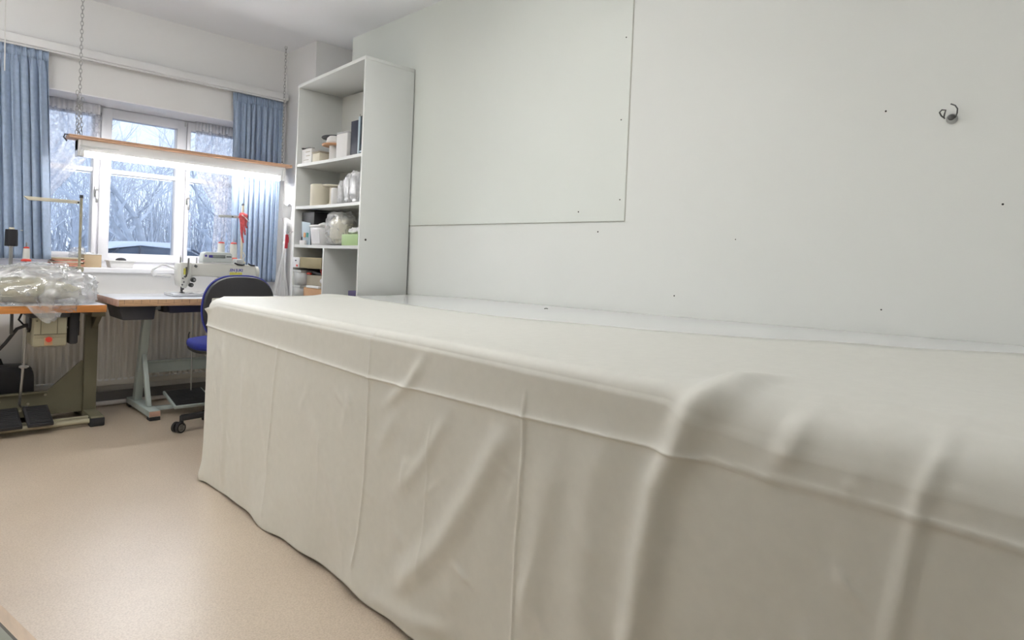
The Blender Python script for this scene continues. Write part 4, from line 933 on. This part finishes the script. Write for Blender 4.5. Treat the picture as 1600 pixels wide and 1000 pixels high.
# lower left compartment
Z = S4
o = lone('cardboard_box', B().box((2.31,4.315,Z), (2.50,4.615,Z+.092), .003), 'cardboard_orange', 'orange-brown cardboard box low in the left compartment', 'box'); obj('dark_side', B().box((2.308,4.313,Z+.002), (2.40,4.36,Z+.090), .002), 'cardboard_orange', o)
lone('paper_stack', B().cbox((2.37,4.47,Z+.1005), (.13,.19,.016), rotx(-.0), .002), 'paper', 'white paper stack lying on the orange-brown cardboard box', 'paper')
lone('tape_roll', B().lathe((2.35,4.335,Z+.113), [(.012,-.009),(.020,-.009),(.020,.009),(.012,.009),(.012,-.009)], 20, (1,0,.2)), 'yellow', 'yellow tape roll on the orange-brown cardboard box', 'tape')
o = lone('cardboard_box', B().box((2.33,4.32,Z+.1095), (2.52,4.612,Z+.187), .003), 'cardboard_grey', 'grey-brown cardboard box in the middle of the left compartment pile', 'box')
lone('fabric_bundle', B().grid(30, 18, bagf((2.317,4.338,Z+.15), (.014,.028,.022), .02, .3, 1.1, Z+.125), wrapu=True), 'white_fabric', 'white cloth bunch beside the grey-brown cardboard box', 'fabric', angle=60)
lone('scissors', B().tube([(2.33,4.60,Z+.195),(2.33,4.57,Z+.20),(2.33,4.545,Z+.195)], .008, 8), 'red_plastic', 'red scissor grips on the grey-brown cardboard box', 'scissors')
lone('tool', B().bar((2.335,4.40,Z+.232), (2.335,4.375,Z+.194), .012, .012, .003), 'red_plastic', 'red tool standing on the grey-brown cardboard box', 'tool')
lone('grey_case', B().cbox((2.37,4.47,Z+.200), (.06,.15,.022), rotx(.10), .004), 'dark_steel', 'dark grey flat case lying on the grey-brown cardboard box', 'case')
lone('black_case', B().box((2.42,4.33,Z+.188), (2.55,4.61,Z+.238), .004), 'black_plastic', 'black flat case behind the tools on the grey-brown box', 'case')
o = lone('cardboard_box', B().box((2.29,4.315,Z+.239), (2.50,4.745,Z+.320), .003), 'cardboard_olive', 'olive cardboard box with a printed white end, topmost in the left compartment', 'box')
e = obj('white_end', B().box((2.281,4.645,Z+.240), (2.2895,4.7445,Z+.318), .001), 'label_white', o); obj('red_mark', B().box((2.2795,4.665,Z+.247), (2.2815,4.69,Z+.262)), 'red_plastic', e); obj('blue_mark', B().box((2.2795,4.69,Z+.288), (2.2815,4.71,Z+.298)), 'binder_blue', e)
bin_(4.632, 4.748, 2.294, 2.42, .842, .100, .010, 'grey_plastic', 'grey plastic bin at the bottom left of the lower compartment')
bin_(4.625, 4.750, 2.292, 2.42, .944, .116, .008, 'grey_plastic', 'grey plastic bin stacked on another one in the lower compartment')
lone('purple_basket', B().prism([(3.835,S4),(3.955,S4),(3.962,.945),(3.830,.945)], 'x', 2.31, 2.42, .004), 'purple', 'dark purple basket alone in the right compartment', 'basket')

# ------------------------------------------------------------------ between curtain and bookcase
hc = thing('hanging_cloth', (2.42,5.24,.48), 'long white cloth hanging by a red clip beside the bookcase', 'cloth')
def hcf(u, v):
    w = .018 + .165*sm(0, .75, v)**1.0; z = 1.285 - .80*v; a = 7*PI*u
    return (2.428 - .050*v - w*.50 + w*1.05*u, 5.19 + .06*u + .020*math.sin(a)*(.2+.8*v) + .01*math.sin(3*v+2*u), z)
obj('cloth', B().grid(60, 40, hcf), 'white_fabric', hc, angle=180, solid=.003)
b = B().cbox((2.428,5.185,1.285), (.022,.022,.118), roty(.03), .006); b.cbox((2.436,5.180,1.30), (.012,.02,.05), None, .004); obj('clip', b, 'dark_red', hc)
obj('hook', B().tube([(2.5285,5.19,1.36),(2.49,5.19,1.372),(2.455,5.19,1.365),(2.43,5.185,1.34)], .003, 6), 'steel', hc)
def hc2(u, v): return (2.475 + .035*u - .02*v, 5.30+.10*u+.012*math.sin(9*u+2*v), 1.47-.80*v)
o = obj('hanging_strip', B().grid(20, 24, hc2), 'white_fabric', None, angle=180, solid=.003); tag(o, 'narrow white strip of fabric hanging behind the white cloth', 'cloth')
pt = thing('hanging_tag', (2.43,5.19,1.47), 'white paper tag pinned beside the bookcase above the red clip', 'tag')
def tagf(u, v): return (2.385+.085*u-.006*v, 5.18+.02*u+.006*math.sin(4*u+3*v), 1.60-.125*v+.012*math.sin(PI*u)*(v*2-1)-.01*u)
obj('sheet', B().grid(14, 14, tagf), 'paper', pt, angle=180, solid=.0015); obj('pin', B().cyl((2.44,5.174,1.588), (2.437,5.186,1.588), .012, n=14).cyl((2.437,5.186,1.588), (2.5295,5.20,1.588), .002, n=6), 'steel', pt)

# ------------------------------------------------------------------ things on the sill
o = lone('cardboard_box', B().box((1.068,5.585,1.0225), (1.180,5.70,1.115), .003), 'cardboard', 'small tan cardboard box standing on the window sill', 'box'); obj('top_flap', B().box((1.064,5.582,1.1155), (1.184,5.703,1.121), .001), 'paper', o)
o = thing('sill_tray', (1.31,5.62,1.0225), 'low white tray lying on the window sill', 'tray'); obj('tub', B().prism([(1.238,1.0228),(1.382,1.0228),(1.396,1.075),(1.224,1.075)], 'y', 5.56, 5.68, .004), 'white_box', o); obj('rim', B().box((1.218,5.553,1.0705), (1.402,5.687,1.078), .003), 'white_box', o)
lone('black_item', B().lathe((1.313,5.61,1.0785), [(0,0),(.036,0),(.034,.010),(.020,.018),(0,.020)], 20), 'black_plastic', 'small round black item lying on the white sill tray', 'item')
b = B(); o = thing('paper_pile', (.97,5.62,1.0225), 'pile of reddish pattern envelopes on the window sill', 'papers')
for i in range(7): obj('envelope', B().cbox((.965+.012*math.sin(i*2.1),5.64,1.030+i*.0092), (.20-.012*(i % 3),.15,.0075), rotz(.08*math.sin(i*1.7)), .001), ('pink_red','cardboard_orange','pink_red','cream','pink_red','cardboard_orange','cream')[i], o)
lone('folded_bag', B().grid(40, 20, bagf((.90,5.74,1.10), (.13,.05,.035), .05, .3, 3.3, 1.0955), wrapu=True), 'pale_blue', 'pale blue folded bag lying on the reddish envelopes', 'bag', angle=60) if False else None
sack('plastic_bag', (1.06,5.755,1.085), (.055,.035,.085), .06, 'clear plastic bag leaning at the pane behind the thread stand rod', 'plastic_film', 6.6, 1.023)

# ------------------------------------------------------------------ hook and nails on the right wall
hk = thing('wall_hook', (2.68,.555,1.745), 'dark wire hook with a round cap on the right wall', 'hook')
obj('cap', B().lathe((2.698,.553,1.755), [(0,.014),(.010,.013),(.017,.006),(.0185,0)], 20, (-1,0,0)), 'steel', hk); obj('washer', B().lathe((2.6965,.553,1.758), [(0,.018),(.008,.016),(.012,.010),(.013,0)], 18, (-1,0,0)), 'dark_steel', hk)
obj('wire', B().tube([(2.682,.572,1.756),(2.668,.580,1.764),(2.660,.584,1.775),(2.660,.577,1.783),(2.662,.566,1.781),(2.668,.570,1.770),(2.676,.574,1.758)], .0025, 7).tube([(2.684,.540,1.757),(2.668,.533,1.768),(2.660,.531,1.781),(2.660,.538,1.793),(2.664,.552,1.801)], .0025, 7), 'dark_steel', hk)
for y, z, r, xw, l in ((.766,1.812,.005,2.697,'dark nail in the right wall left of the wire hook'), (2.246,1.473,.006,2.6935,'dark nail low in the upper wall board, above its bottom seam'), (2.114,1.365,.006,2.702,'dark nail just under the seam of the upper wall board'),
     (1.975,1.528,.005,2.6935,'dark nail in the lower right corner of the upper wall board'), (1.978,2.357,.005,2.6935,'dark nail at the right edge of the upper wall board, near its top'), (1.988,1.938,.005,2.6935,'dark nail at the right edge of the upper wall board, half way up'),
     (.396,1.447,.005,2.697,'dark nail in the right wall below and right of the wire hook'), (.749,1.062,.004,2.697,'dark nail in the right wall low above the draped table'), (1.342,1.326,.0035,2.697,'faint nail in the right wall, middle of the plain stretch'), (1.637,1.057,.005,2.697,'dark nail in the right wall just above the bare table strip')):
    lone('nail', B().lathe((xw+.0002,y,z), [(0,.003),(r*.45,.0025),(r*.75,.0)], 12, (-1,0,0)), 'nail', l, 'nail')

# things that repeat share a group
GR = {'nail': 'nails in the right wall', 'reel': 'reels on the bookcase shelves', 'curtain': 'blue curtains at the window', 'sheer_curtain': 'lace sheers at the window',
      'sewing_table': 'sewing machine tables at the window', 'thread_stand': 'thread stands on the sewing tables', 'thread_spool': 'thread spools on the stands', 'thread_roll': 'thread rolls on the second shelf',
      'plastic_bin': 'plastic bins in the bookcase', 'cardboard_box': 'cardboard boxes', 'plastic_bag': 'clear plastic bags', 'fabric_bundle': 'fabric bundles in the bookcase'}
for o in SC.objects:
    if o.parent is None and o.get('label') and 'group' not in o:
        g = GR.get(o.name.split('.')[0])
        if g: o['group'] = g

# ------------------------------------------------------------------ daylight and camera
wd = bpy.data.worlds.new('overcast'); SC.world = wd; wd.use_nodes = True; nt = wd.node_tree; bg = nt.nodes['Background']
tc = nt.nodes.new('ShaderNodeTexCoord'); sp_ = nt.nodes.new('ShaderNodeSeparateXYZ'); rp = nt.nodes.new('ShaderNodeValToRGB')
nt.links.new(tc.outputs['Generated'], sp_.inputs[0]); nt.links.new(sp_.outputs['Z'], rp.inputs[0]); nt.links.new(rp.outputs[0], bg.inputs[0])
rp.color_ramp.elements[0].position = 0; rp.color_ramp.elements[0].color = (.74,.84,1,1); rp.color_ramp.elements[1].position = .9; rp.color_ramp.elements[1].color = (.60,.72,.95,1)
bg.inputs[1].default_value = 1.5

f, cy, yaw, pitch, roll = 1004.102, 424.663, 0.776785, -0.0132741, 0.0410513
fw = V((math.sin(yaw)*math.cos(pitch), math.cos(yaw)*math.cos(pitch), math.sin(pitch))); rt = V((math.cos(yaw), -math.sin(yaw), 0)); up = rt.cross(fw)
r2 = rt*math.cos(roll) + up*math.sin(roll); u2 = -rt*math.sin(roll) + up*math.cos(roll)
cd = bpy.data.cameras.new('camera'); cam = bpy.data.objects.new('camera', cd); COL.objects.link(cam)
cam.matrix_world = Matrix(((r2.x,u2.x,-fw.x,0), (r2.y,u2.y,-fw.y,0), (r2.z,u2.z,-fw.z,1.18), (0,0,0,1)))
cd.sensor_width = 36; cd.lens = 36*f/1600; cd.shift_y = -(500-cy)/1600; cd.clip_start = .02; cd.clip_end = 200
SC.camera = cam
vs = SC.view_settings; vs.view_transform = 'Standard'; vs.look = 'None'; vs.gamma = 1; vs.exposure = 0.08; vs.use_curve_mapping = False
SC.cycles.max_bounces = 8; SC.cycles.transparent_max_bounces = 16; SC.cycles.use_denoising = True
SC.cycles.caustics_reflective = False; SC.cycles.caustics_refractive = False
